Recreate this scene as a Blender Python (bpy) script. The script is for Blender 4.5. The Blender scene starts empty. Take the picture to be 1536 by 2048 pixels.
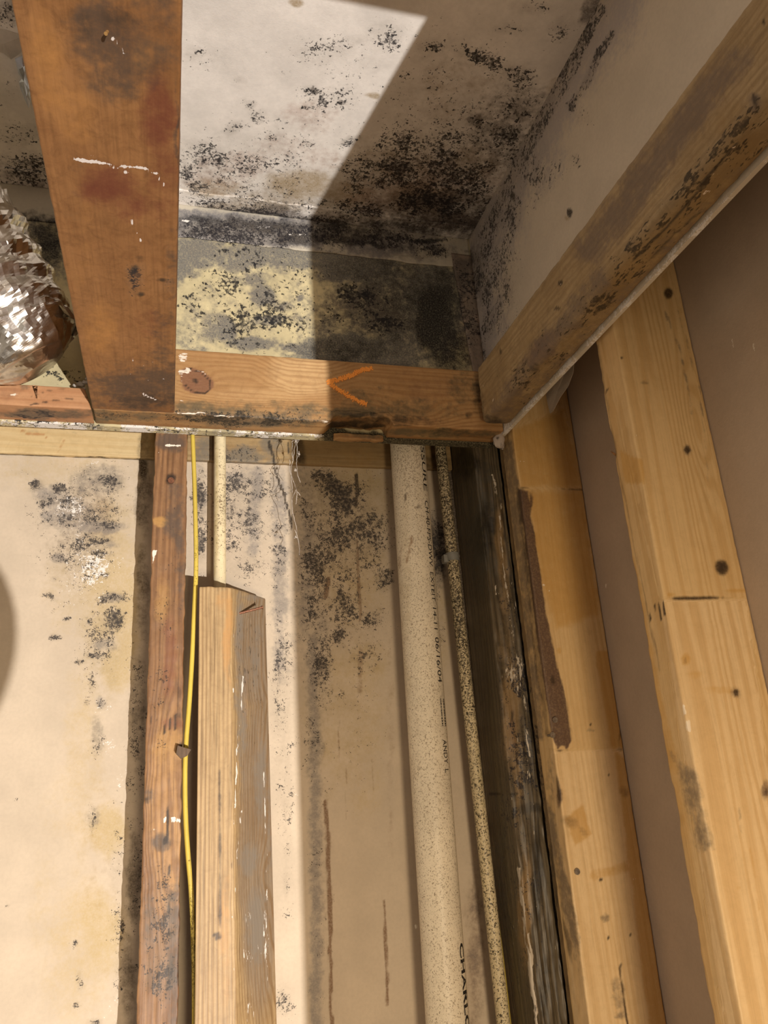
import bpy, bmesh, math, random
import numpy as np
from mathutils import Matrix, Vector, Euler

random.seed(7)
RNG = np.random.RandomState(11)
SC = bpy.context.scene
COL = SC.collection

# ------------------------------------------------------------------ camera
FPX = 1549.07
YAW, PITCH, ROLL = [math.radians(v) for v in (16.03415, 18.58468, -3.94963)]


def cam_axes():
    cy, sy, cp, sp = math.cos(YAW), math.sin(YAW), math.cos(PITCH), math.sin(PITCH)
    f = np.array([sy * cp, cy * cp, sp])
    r = np.array([cy, -sy, 0.0])
    u = np.cross(r, f)
    c, s = math.cos(ROLL), math.sin(ROLL)
    return c * r + s * u, -s * r + c * u, f


AX_R, AX_U, AX_F = cam_axes()
cam = bpy.data.cameras.new('camera')
cam.sensor_fit = 'HORIZONTAL'
cam.sensor_width = 36.0
cam.lens = 36.0 * FPX / 1536.0
cam.clip_start = 0.01
camo = bpy.data.objects.new('camera', cam)
COL.objects.link(camo)
camo.matrix_world = Matrix(((AX_R[0], AX_U[0], -AX_F[0], 0), (AX_R[1], AX_U[1], -AX_F[1], 0),
                            (AX_R[2], AX_U[2], -AX_F[2], 0), (0, 0, 0, 1)))
SC.camera = camo

# ------------------------------------------------------------------ light, world, exposure
SC.view_settings.view_transform = 'Standard'
SC.view_settings.look = 'None'
SC.view_settings.gamma = 1.0
SC.view_settings.use_curve_mapping = False
SC.view_settings.exposure = 0.0
world = bpy.data.worlds.new('room_air')
SC.world = world
world.use_nodes = True
world.node_tree.nodes['Background'].inputs[0].default_value = (1.0, 0.83, 0.64, 1)
world.node_tree.nodes['Background'].inputs[1].default_value = 0.33

FLOOR_Z = -1.55
FLOOD_POS = (1.05, -3.25, -1.43)       # floor-standing flood light behind the end of the right wall
FLOOD_W = 950.0
FLOOD_COL = (1.0, 0.945, 0.885)
FILL_POS = (0.145, -0.50, -0.415)      # added dome under the camera: warm fill and a stand-in for a person's shadow
FILL_W = 42.0
FILL_COL = (1.0, 0.79, 0.53)
FILL_AIM = (0.42, 0.75, -0.55)

# ------------------------------------------------------------------ projection helpers (photo pixels <-> places)


def project(P):
    P = np.asarray(P, float)
    d = P @ AX_F
    d = np.where(np.abs(d) < 1e-4, 1e-4, d)
    return 768 + FPX * (P @ AX_R) / d, 1024 - FPX * (P @ AX_U) / d


def ray(x, y):
    return (x - 768) / FPX * AX_R - (y - 1024) / FPX * AX_U + AX_F


def on_x(x, y, X):
    r = ray(x, y); return r * (X / r[0])


def on_y(x, y, Y):
    r = ray(x, y); return r * (Y / r[1])


def on_z(x, y, Z):
    r = ray(x, y); return r * (Z / r[2])


# ------------------------------------------------------------------ numpy noise
_T = RNG.rand(64, 64, 64)


def vnoise(P, scale):
    Q = np.asarray(P, float) * scale + 91.3
    I = np.floor(Q).astype(int)
    F = Q - I
    F = F * F * (3 - 2 * F)
    out = 0
    for dx in (0, 1):
        for dy in (0, 1):
            for dz in (0, 1):
                w = (F[:, 0] if dx else 1 - F[:, 0]) * (F[:, 1] if dy else 1 - F[:, 1]) * (F[:, 2] if dz else 1 - F[:, 2])
                out = out + w * _T[(I[:, 0] + dx) & 63, (I[:, 1] + dy) & 63, (I[:, 2] + dz) & 63]
    return out


def fbm(P, scale, n=3):
    o, a, t = 0, 1.0, 0
    for k in range(n):
        o = o + a * vnoise(np.asarray(P) + 3.7 * k, scale * 2 ** k); t += a; a *= .55
    return o / t


def sstep(x, a, b):
    t = np.clip((x - a) / (b - a + 1e-9), 0, 1)
    return t * t * (3 - 2 * t)


# ------------------------------------------------------------------ stain and painted shade marks: where they sit was read off the photograph
def El(at, cx, cy, rx, ry, s=1.0, ang=0.0, soft=.6):
    return ('E', at, cx, cy, rx, ry, s, ang, soft)


def Ln(at, pts, w, s=1.0, soft=.5):
    return ('L', at, pts, w, s, soft)


def Pg(at, pts, s=1.0, soft=6.0):
    return ('P', at, pts, s, soft)


def seg_dist(x, y, a, b):
    ax, ay = a; bx, by = b
    dx, dy = bx - ax, by - ay
    t = np.clip(((x - ax) * dx + (y - ay) * dy) / (dx * dx + dy * dy + 1e-9), 0, 1)
    return np.hypot(x - ax - t * dx, y - ay - t * dy)


def poly_sd(x, y, pts):
    d = np.full(x.shape, 1e9)
    ins = np.zeros(x.shape, bool)
    n = len(pts)
    for i in range(n):
        a, b = pts[i], pts[(i + 1) % n]
        d = np.minimum(d, seg_dist(x, y, a, b))
        c = (a[1] > y) != (b[1] > y)
        xi = (b[0] - a[0]) * (y - a[1]) / (b[1] - a[1] + 1e-9) + a[0]
        ins ^= c & (x < xi)
    return np.where(ins, -d, d)


ATTRS = ('blk', 'gry', 'och', 'red', 'wht', 'drk', 'ton')


def paint(me, W, marks, warp=9.0):
    """writes the stain amounts of a surface, vertex by vertex"""
    x, y = project(W)
    wx = x + (fbm(W, 45, 3) - .5) * 2 * warp
    wy = y + (fbm(W + 5.1, 45, 3) - .5) * 2 * warp
    A = {k: np.zeros(len(W)) for k in ATTRS}
    for m in marks:
        k = m[1]
        if m[0] == 'E':
            _, _, cx, cy, rx, ry, s, ang, soft = m
            c, sn = math.cos(math.radians(ang)), math.sin(math.radians(ang))
            u = ((wx - cx) * c + (wy - cy) * sn) / rx
            v = (-(wx - cx) * sn + (wy - cy) * c) / ry
            if k == 'blk': soft = .95
            val = s * (1 - sstep(np.hypot(u, v), 1 - soft, 1 + soft * .5))
        elif m[0] == 'L':
            _, _, pts, w, s, soft = m
            f = min(1.0, w / 9.0 + .15)
            qx, qy = x + (wx - x) * f, y + (wy - y) * f
            d = np.full(x.shape, 1e9)
            for a, b in zip(pts[:-1], pts[1:]):
                d = np.minimum(d, seg_dist(qx, qy, a, b))
            val = s * (1 - sstep(d / w, 1 - soft, 1 + soft))
        else:
            _, _, pts, s, soft = m
            val = s * (1 - sstep(poly_sd(x + (wx - x) * min(1, soft / 8 + .1), y + (wy - y) * min(1, soft / 8 + .1), pts), -soft, soft))
        if s < 0:
            A[k] = np.clip(A[k] + val, 0, 1)
        else:
            A[k] = np.maximum(A[k], val)
    for k in ATTRS:
        a = me.attributes.new(k, 'FLOAT', 'POINT')
        a.data.foreach_set('value', np.ascontiguousarray(A[k], dtype=np.float32))


# ------------------------------------------------------------------ node helper
class NT:
    def __init__(s, name):
        s.m = bpy.data.materials.new(name); s.m.use_nodes = True
        s.t = s.m.node_tree
        s.b = s.t.nodes['Principled BSDF']
        s._pos = None

    def n(s, typ, **kw):
        nd = s.t.nodes.new(typ)
        for k, v in kw.items():
            setattr(nd, k, v)
        return nd

    def put(s, sock, v):
        if hasattr(v, 'is_output') or hasattr(v, 'links'):
            s.t.links.new(v, sock)
        elif isinstance(v, (tuple, list)) and len(v) == 3 and sock.type == 'RGBA':
            sock.default_value = (*v, 1)
        else:
            sock.default_value = v

    def pos(s):
        if s._pos is None:
            s._pos = s.n('ShaderNodeNewGeometry').outputs['Position']
        return s._pos

    def ma(s, op, a, b=None, c=None):
        nd = s.n('ShaderNodeMath', operation=op)
        s.put(nd.inputs[0], a)
        if b is not None: s.put(nd.inputs[1], b)
        if c is not None: s.put(nd.inputs[2], c)
        return nd.outputs[0]

    def vm(s, op, a, b=None):
        nd = s.n('ShaderNodeVectorMath', operation=op)
        s.put(nd.inputs[0], a)
        if b is not None: s.put(nd.inputs[1], b)
        return nd.outputs['Value'] if op in ('DOT_PRODUCT', 'LENGTH') else nd.outputs[0]

    def noise(s, scale, detail=2., rough=.5, vec=None, dist=0.):
        nd = s.n('ShaderNodeTexNoise')
        s.put(nd.inputs['Vector'], vec if vec is not None else s.pos())
        nd.inputs['Scale'].default_value = scale
        nd.inputs['Detail'].default_value = detail
        nd.inputs['Roughness'].default_value = rough
        nd.inputs['Distortion'].default_value = dist
        return nd.outputs['Fac']

    def stretch(s, k):
        return s.vm('MULTIPLY', s.pos(), k)

    def st(s, v, a, b, o0=0., o1=1.):
        nd = s.n('ShaderNodeMapRange', interpolation_type='SMOOTHSTEP')
        s.put(nd.inputs['Value'], v)
        s.put(nd.inputs['From Min'], a); s.put(nd.inputs['From Max'], b)
        s.put(nd.inputs['To Min'], o0); s.put(nd.inputs['To Max'], o1)
        return nd.outputs[0]

    def lin(s, v, a, b, o0=0., o1=1.):
        nd = s.n('ShaderNodeMapRange')
        s.put(nd.inputs['Value'], v)
        s.put(nd.inputs['From Min'], a); s.put(nd.inputs['From Max'], b)
        s.put(nd.inputs['To Min'], o0); s.put(nd.inputs['To Max'], o1)
        return nd.outputs[0]

    def mix(s, f, a, b, mode='MIX'):
        nd = s.n('ShaderNodeMix', data_type='RGBA', blend_type=mode)
        s.put(nd.inputs[0], f); s.put(nd.inputs[6], a); s.put(nd.inputs[7], b)
        return nd.outputs[2]

    def at(s, name):
        nd = s.n('ShaderNodeAttribute', attribute_name=name)
        return nd.outputs['Fac']

    def bump(s, h, strength=.3, dist=.001):
        nd = s.n('ShaderNodeBump')
        nd.inputs['Strength'].default_value = strength
        nd.inputs['Distance'].default_value = dist
        s.put(nd.inputs['Height'], h)
        s.put(s.b.inputs['Normal'], nd.outputs[0])

    def out(s, color, rough=.7, spec=.3, metal=0.):
        s.put(s.b.inputs['Base Color'], color)
        s.put(s.b.inputs['Roughness'], rough)
        s.b.inputs['Specular IOR Level'].default_value = spec
        s.b.inputs['Metallic'].default_value = metal
        return s.m


def fleck(t, amount, big=95, small=330, lo=.685, hi=.36, w=.05, vec=None, clump=1.):
    """dark spots whose density follows amount: fine specks gathered in loose clusters"""
    n1 = t.noise(big * 1.9, 3, .6, vec, .4)
    n2 = t.noise(small * 1.7, 2, .55, vec)
    n3 = t.noise(big * .42, 3, .6)
    n = t.ma('ADD', t.ma('MULTIPLY', n1, .56), t.ma('MULTIPLY', n2, .44))
    n = t.ma('ADD', n, t.ma('MULTIPLY', t.ma('SUBTRACT', n3, .5), .30 * clump))
    if clump > .5:
        amount = t.ma('MULTIPLY', amount, t.lin(t.noise(24, 3, .6), .32, .66, .45, 1.3))
    th = t.lin(amount, 0., 1., lo, hi)
    return t.st(n, th, t.ma('ADD', th, w))


def stains(t, c, P):
    """adds the stain layers on top of colour c"""
    nb = t.noise(40, 4, .6)
    nm = t.noise(150, 3, .6)
    wob = t.ma('ADD', t.ma('MULTIPLY', t.ma('SUBTRACT', nb, .5), 1.3), t.ma('MULTIPLY', t.ma('SUBTRACT', nm, .5), 1.1))

    grain = t.st(t.noise(480, 3, .65), .22, .62, P.get('grain', .62), 1.)

    def soft(name, k=1., w=.55):
        a = t.at(name)
        m = t.st(t.ma('ADD', a, t.ma('MULTIPLY', wob, t.st(a, 0., .25, 0., w))), .12, .88)
        return t.ma('MULTIPLY', m, t.ma('MULTIPLY', grain, k))
    c = t.mix(soft('och', P.get('och_k', .8)), c, P.get('och', (.42, .29, .12)))
    c = t.mix(soft('red', P.get('red_k', .8)), c, P.get('red', (.30, .17, .13)))
    c = t.mix(soft('gry', P.get('gry_k', .85), .9), c, P.get('gry', (.16, .155, .16)))
    c = t.mix(soft('drk', P.get('drk_k', .95), P.get('drk_w', .5)), c, P.get('drk', (.025, .02, .016)))
    f = fleck(t, t.at('blk'), P.get('fb', 95), P.get('fs', 330), w=P.get('fw', .045), vec=P.get('fvec'), clump=P.get('clump', 1.))
    f = t.ma('MULTIPLY', f, t.st(t.at('blk'), .02, .12))
    hz = t.ma('MULTIPLY', t.st(t.ma('ADD', t.at('blk'), t.ma('MULTIPLY', wob, t.st(t.at('blk'), 0., .3, 0., .6))), .1, 1.), P.get('haze', .34))
    c = t.mix(hz, c, P.get('hazec', (.20, .165, .125)))
    f = t.ma('MULTIPLY', f, t.st(t.noise(260, 2, .5), .25, .6, .45, .95))
    c = t.mix(f, c, P.get('blk', (.022, .02, .024)))
    w = fleck(t, t.at('wht'), 130, 420, .80, .36, .05, P.get('wvec'))
    w = t.ma('MULTIPLY', w, t.st(t.at('wht'), .02, .12))
    c = t.mix(w, c, P.get('wht', (.80, .76, .72)))
    return c


def drywall_mat(name, base, rough=.85, mott=.10, **P):
    t = NT(name)
    n = t.noise(14, 4, .6)
    n2 = t.noise(260, 2, .5)
    c = t.mix(t.st(n, .3, .7), [v * (1 - mott) for v in base], [min(1, v * (1 + mott)) for v in base])
    c = t.mix(t.ma('MULTIPLY', t.st(n2, .35, .7), .10), c, [v * .6 for v in base])
    c = stains(t, c, P)
    h = t.ma('ADD', t.noise(700, 2, .5), t.ma('MULTIPLY', t.noise(90, 3, .5), 1.5))
    t.bump(h, .22, .0006)
    return t.out(c, rough, .2)


def wood_mat(name, light, dark, along, cross, freq=170., wander=2.2, contrast=.7, knots=(), seed=0., alt=None, rough=.62, fib=.22, mott=.3, **P):
    """sawn softwood: growth rings run along the axis, swirl round the knots"""
    t = NT(name)
    k = [1., 1., 1.]
    k['XYZ'.index(along)] = .06
    vec = t.vm('ADD', t.stretch(k), (seed, seed * .7, seed * 1.3))
    k2 = [1., 1., 1.]
    k2['XYZ'.index(along)] = .035
    vec2 = t.stretch(k2)
    ring = t.ma('MULTIPLY', t.vm('DOT_PRODUCT', t.pos(), cross), freq)
    ring = t.ma('ADD', ring, t.ma('MULTIPLY', t.noise(22, 2, .5, vec), wander * 4.0))
    ring = t.ma('ADD', ring, t.ma('MULTIPLY', t.at('ton'), 3.7))
    for (p, r, a) in knots:
        d = t.vm('LENGTH', t.vm('MULTIPLY', t.vm('SUBTRACT', t.pos(), p), [1. / q for q in r]))
        e = t.ma('POWER', 2.718, t.ma('MULTIPLY', t.ma('MULTIPLY', d, d), -1.))
        ring = t.ma('ADD', ring, t.ma('MULTIPLY', e, a))
    g = t.ma('SINE', t.ma('MULTIPLY', ring, 6.2832))
    g = t.st(g, -.5, 1.0)
    amp = t.st(t.noise(9, 2, .5, vec), .25, .75, .35, 1.)
    g = t.ma('MULTIPLY', t.ma('MULTIPLY', g, contrast), amp)
    base = light
    if alt is not None:
        base = t.mix(t.st(t.at('ton'), .2, .8), light, alt)
    c = t.mix(g, base, dark)
    fb = t.noise(420, 3, .6, vec2)
    c = t.mix(t.ma('MULTIPLY', t.st(fb, .4, .75), fib), c, [v * .35 for v in dark])
    mot = t.noise(12, 3, .6)
    c = t.mix(t.ma('MULTIPLY', t.st(mot, .40, .72), mott), c, dark)
    fm = t.noise(85, 6, .78, None, .8)
    c = t.mix(t.ma('MULTIPLY', t.st(fm, .40, .72), mott * .9), c, [v * .62 for v in dark])
    P.setdefault('grain', .82)
    if 'fvec' not in P: P['fvec'] = t.stretch([.35 if q < .5 else 1. for q in k])
    if 'wvec' not in P: P['wvec'] = t.stretch([.22 if q < .5 else 1. for q in k])
    c = stains(t, c, P)
    t.bump(t.ma('ADD', t.ma('MULTIPLY', fb, 1.2), g), .3, .0007)
    return t.out(c, rough, .35)


def plain_mat(name, col, rough=.6, metal=0., spec=.4, nz=.15, scale=60.):
    t = NT(name)
    n = t.noise(scale, 3, .6)
    c = t.mix(t.st(n, .3, .7), [v * (1 - nz) for v in col], [min(1., v * (1 + nz)) for v in col])
    t.bump(t.noise(scale * 4, 2, .5), .15, .0004)
    return t.out(c, rough, spec, metal)


# ------------------------------------------------------------------ mesh helpers
def new_obj(name, me, mat, parent=None, base=(0, 0, 0)):
    o = bpy.data.objects.new(name, me)
    COL.objects.link(o)
    if mat is not None:
        me.materials.append(mat)
    if parent is not None:
        o.parent = parent
    else:
        o.location = base
    return o


def tag(o, label=None, cat=None, group=None, kind=None):
    if label: o['label'] = label
    if cat: o['category'] = cat
    if group: o['group'] = group
    if kind: o['kind'] = kind
    return o


def empty(name, loc, label, cat, group=None):
    o = bpy.data.objects.new(name, None)
    o.empty_display_size = .03
    COL.objects.link(o)
    o.location = loc
    return tag(o, label, cat, group)


def ticks(a, b, fine, lo=None, hi=None, coarse=.08):
    """grid lines from a to b: fine between lo and hi, coarse elsewhere"""
    lo = a if lo is None else max(a, lo); hi = b if hi is None else min(b, hi)
    v = [a]
    def run(p, q, s):
        n = max(1, int(math.ceil((q - p) / s)))
        v.extend(p + (q - p) * (i + 1) / n for i in range(n))
    if lo > a: run(a, lo, coarse)
    if hi > lo: run(lo, hi, fine)
    if b > hi: run(hi, b, coarse)
    return np.array(sorted(set(round(q, 6) for q in v)))


def grid_box(tx, ty, tz, r=0.0):
    """closed box whose six faces are grids on the given lines, edges rounded by r -> verts, quads"""
    T = [np.asarray(q, float) for q in (tx, ty, tz)]
    if r > 0:
        T = [np.array(sorted(set(np.round(np.concatenate([q, [q[0] + r * .35, q[0] + r, q[-1] - r, q[-1] - r * .35]]), 6)))) for q in T]
    idx, V, F = {}, [], []
    nx, ny, nz = [len(q) for q in T]

    def vid(i, j, k):
        key = (i, j, k)
        if key not in idx:
            idx[key] = len(V); V.append((T[0][i], T[1][j], T[2][k]))
        return idx[key]
    for k, fl in ((0, 1), (nz - 1, 0)):
        for i in range(nx - 1):
            for j in range(ny - 1):
                q = [vid(i, j, k), vid(i + 1, j, k), vid(i + 1, j + 1, k), vid(i, j + 1, k)]
                F.append(q[::-1] if fl else q)
    for j, fl in ((0, 0), (ny - 1, 1)):
        for i in range(nx - 1):
            for k in range(nz - 1):
                q = [vid(i, j, k), vid(i + 1, j, k), vid(i + 1, j, k + 1), vid(i, j, k + 1)]
                F.append(q[::-1] if fl else q)
    for i, fl in ((0, 1), (nx - 1, 0)):
        for j in range(ny - 1):
            for k in range(nz - 1):
                q = [vid(i, j, k), vid(i, j + 1, k), vid(i, j + 1, k + 1), vid(i, j, k + 1)]
                F.append(q[::-1] if fl else q)
    V = np.array(V)
    if r > 0:
        lo = np.array([q[0] + r for q in T]); hi = np.array([q[-1] - r for q in T])
        C = np.clip(V, lo, hi)
        D = V - C
        L = np.linalg.norm(D, axis=1, keepdims=True)
        nd = (np.abs(D) > 1e-9).sum(1, keepdims=True)
        V = np.where(nd >= 2, C + D / np.maximum(L, 1e-9) * r, V)
    return V, F


def mesh_of(name, V, F, base=(0, 0, 0), smooth=False):
    me = bpy.data.meshes.new(name)
    V = np.asarray(V, float) - np.array(base)
    me.from_pydata(V.tolist(), [], F)
    me.validate()
    if smooth:
        me.polygons.foreach_set('use_smooth', [True] * len(me.polygons))
    me.update()
    return me


def board(name, tx, ty, tz, mat, marks=(), r=.002, base=None, parent=None, rough=.0005, deform=None, warp=9., smooth=True, cut=None):
    V, F = grid_box(tx, ty, tz, r)
    W = V.copy()
    if rough > 0:
        N = V - np.array([(q[0] + q[-1]) / 2 for q in (tx, ty, tz)])
        for a in range(3):
            V[:, a] += (fbm(W + a * 9.1, 120, 3) - .5) * 2 * rough
    if deform is not None:
        V = deform(V)
    if base is None:
        base = (float((tx[0] + tx[-1]) / 2), float((ty[0] + ty[-1]) / 2), float(tz[0])) if parent is None else tuple(parent.location)
    me = mesh_of(name, V, F, base, smooth)
    paint(me, V, marks, warp)
    return new_obj(name, me, mat, parent, base)


def tube(pts, rad, seg=16, cap=True):
    """swept round tube -> verts, faces; rad may be a list"""
    P = [np.array(p, float) for p in pts]
    R = rad if isinstance(rad, (list, tuple, np.ndarray)) else [rad] * len(P)
    V, F = [], []
    ref = np.array([.31, .17, .93])
    for i, p in enumerate(P):
        d = (P[min(i + 1, len(P) - 1)] - P[max(i - 1, 0)]); d /= np.linalg.norm(d)
        a = np.cross(d, ref); a /= np.linalg.norm(a)
        b = np.cross(d, a); ref = np.cross(a, d) if abs(np.dot(d, ref)) > .98 else ref
        for k in range(seg):
            t = 2 * math.pi * k / seg
            V.append(p + R[i] * (math.cos(t) * a + math.sin(t) * b))
    n = len(P)
    for i in range(n - 1):
        for k in range(seg):
            F.append([i * seg + k, i * seg + (k + 1) % seg, (i + 1) * seg + (k + 1) % seg, (i + 1) * seg + k])
    if cap:
        F.append(list(range(seg))[::-1]); F.append([(n - 1) * seg + k for k in range(seg)])
    return np.array(V), F


def spline(pts, n):
    """catmull-rom through the points"""
    P = [np.array(p, float) for p in pts]
    P = [2 * P[0] - P[1]] + P + [2 * P[-1] - P[-2]]
    out = []
    for i in range(1, len(P) - 2):
        for k in range(n):
            t = k / n
            a, b, c, d = P[i - 1:i + 3]
            out.append(.5 * ((2 * b) + (c - a) * t + (2 * a - 5 * b + 4 * c - d) * t * t + (3 * b - a - 3 * c + d) * t ** 3))
    out.append(P[-2])
    return out


def join(parts):
    V, F, o = [], [], 0
    for v, f in parts:
        V.append(np.asarray(v)); F += [[i + o for i in q] for q in f]; o += len(v)
    return np.concatenate(V), F


def lathe(prof, center, axis, seg=32):
    """profile [(radius, height)] turned round an axis through center"""
    ax = Vector(axis).normalized()
    q = ax.to_track_quat('Z', 'Y')
    V, F = [], []
    for (r, h) in prof:
        for k in range(seg):
            t = 2 * math.pi * k / seg
            V.append(np.array(Vector(center) + q @ Vector((r * math.cos(t), r * math.sin(t), h))))
    for i in range(len(prof) - 1):
        for k in range(seg):
            F.append([i * seg + k, i * seg + (k + 1) % seg, (i + 1) * seg + (k + 1) % seg, (i + 1) * seg + k])
    return np.array(V), F


# ================================================================== THE SETTING
CZ = 0.752        # underside of the ceiling
YD = 0.898        # face of the mouldy upper drywall at the back
XD = 0.420        # face of the upper drywall on the right
YP = 1.000        # face of the backing panel behind the studs
XP = 0.522        # face of the tan panel behind the right-hand studs
ZB = 0.4173       # underside of header, joist and ledger
SY = 0.911        # front of the back studs
SX = 0.431        # front of the right studs

ceil_mat = drywall_mat('ceiling_paper', (.90, .855, .805), och=(.36, .24, .09), red=(.50, .33, .27), gry=(.13, .11, .10), drk=(.02, .02, .022), fb=110, fs=300,
                       fvec=None)
ceil_marks = [
    El('blk', 420, 330, 110, 70, .62), El('blk', 520, 310, 150, 60, .5), El('blk', 500, 390, 180, 40, .6), El('blk', 660, 200, 80, 40, .6), El('blk', 400, 110, 60, 40, .42), El('blk', 640, 100, 110, 40, .42),
    El('gry', 880, 430, 200, 70, .75, 0, .9), El('drk', 900, 450, 160, 40, .55, 0, .9), El('drk', 780, 452, 140, 16, .7, 4, .9), El('red', 850, 380, 180, 80, .55, 0, .9), El('gry', 1000, 270, 90, 150, .5, 25, .9), El('och', 800, 340, 180, 90, .4, 0, .9), El('gry', 560, 440, 240, 16, .7),  # broad mould marks that also paint the right corner's shade darker
    El('blk', 470, 360, 170, 70, .5), El('blk', 560, 260, 200, 60, .3), El('blk', 700, 130, 160, 60, .26), El('blk', 900, 250, 190, 120, .45), El('blk', 880, 390, 190, 80, .8), El('blk', 1050, 330, 60, 90, .7, 25),
    El('gry', 880, 400, 170, 80, .5, 0, .9), El('gry', 980, 300, 80, 120, .35, 25, .9), El('red', 430, 350, 90, 50, .4), El('red', 560, 300, 90, 40, .3), El('red', 760, 400, 90, 40, .5), El('gry', 500, 415, 150, 16, .4), El('red', 1000, 380, 60, 60, .4),
    El('blk', 775, 75, 60, 42, .55), El('blk', 700, 85, 55, 18, .45, -15), El('blk', 640, 90, 30, 22, .4), El('blk', 575, 92, 22, 12, .5), El('blk', 395, 100, 10, 8, .6),
    El('blk', 373, 108, 8, 8, .6), El('blk', 630, 185, 24, 14, .9), El('blk', 680, 210, 16, 9, 1.), El('blk', 690, 185, 30, 15, .6), El('blk', 612, 216, 20, 8, .8),
    El('blk', 645, 205, 22, 10, .8), El('blk', 500, 208, 22, 14, .7, 30), El('blk', 520, 235, 30, 20, .7, 40), El('blk', 480, 162, 18, 12, .55), El('blk', 465, 255, 34, 18, .65, -30),
    El('blk', 550, 275, 40, 20, .5), El('blk', 400, 290, 52, 22, .72), El('blk', 375, 345, 28, 34, .78), El('blk', 440, 320, 46, 22, .72), El('blk', 500, 340, 56, 25, .6),
    El('blk', 705, 285, 34, 15, .8, -20), El('blk', 615, 290, 40, 15, .5), El('blk', 410, 372, 58, 20, .66), El('blk', 520, 330, 190, 90, .42), El('blk', 600, 405, 90, 18, .6),
    El('blk', 440, 405, 90, 14, .7), El('blk', 620, 250, 60, 40, .4),
    El('blk', 860, 95, 44, 16, .65), El('blk', 960, 115, 74, 26, .7, 20), El('blk', 1040, 150, 62, 26, .75, 20), El('blk', 1040, 205, 52, 62, .88), El('blk', 952, 240, 20, 16, 1.),
    El('blk', 880, 215, 22, 12, .6), El('blk', 860, 175, 28, 18, .5), El('blk', 800, 230, 14, 9, .6), El('blk', 930, 280, 74, 30, .7), El('blk', 1000, 270, 54, 42, .75),
    El('blk', 830, 300, 120, 62, .7), El('blk', 780, 345, 130, 74, .8), El('blk', 900, 340, 95, 64, .88), El('blk', 870, 405, 135, 62, .95), El('blk', 720, 420, 95, 32, .78),
    El('blk', 900, 150, 160, 130, .34), El('blk', 1020, 60, 60, 16, .45), El('blk', 1060, 15, 60, 18, .5), El('blk', 1120, 60, 30, 50, .5, 25),
    El('gry', 870, 425, 140, 52, .55), El('gry', 1025, 235, 48, 70, .5, 20), El('gry', 800, 440, 160, 24, .5), El('gry', 1185, 15, 22, 50, .75, 30), El('gry', 950, 240, 22, 18, .7),
    El('gry', 870, 330, 130, 40, .34), El('gry', 450, 330, 90, 30, .22), El('gry', 545, 428, 34, 22, .85), El('gry', 400, 425, 50, 9, .7), El('gry', 640, 440, 70, 14, .7),
    El('gry', 684, 210, 12, 8, .7), El('gry', 628, 186, 10, 9, .7),
    El('och', 600, 370, 84, 36, .75), El('och', 430, 377, 66, 24, .65), El('och', 540, 400, 110, 26, .5), El('och', 745, 188, 16, 10, .75), El('och', 590, 4, 18, 11, .75), El('och', 700, 390, 74, 32, .6),
    El('och', 840, 395, 90, 46, .7), El('och', 950, 330, 66, 50, .5), El('och', 920, 190, 120, 90, .28), El('och', 1105, 175, 14, 26, .5, 30),
    El('red', 620, 230, 70, 44, .4), El('red', 480, 330, 80, 40, .45), El('red', 900, 440, 70, 26, .6), El('red', 640, 320, 60, 30, .35),
    El('blk', 40, 270, 60, 30, .6), El('blk', 60, 345, 70, 50, .8), El('blk', 60, 420, 80, 44, 1.), El('gry', 70, 400, 70, 40, .8), El('gry', 60, 340, 60, 30, .4),
    El('blk', 20, 30, 40, 30, .6), El('gry', 25, 20, 50, 36, .45), El('drk', 80, 455, 60, 26, .8), El('blk', 15, 200, 30, 60, .35)]
V, F = grid_box(ticks(-1.0, .535, .0026, -.20, .432, .05), ticks(-1.0, 1.0127, .0026, .44, .911, .05), [CZ, CZ + .0127])
me = mesh_of('ceiling', V, F); paint(me, V, ceil_marks)
ceiling = tag(new_obj('ceiling', me, ceil_mat), kind='structure')

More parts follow.
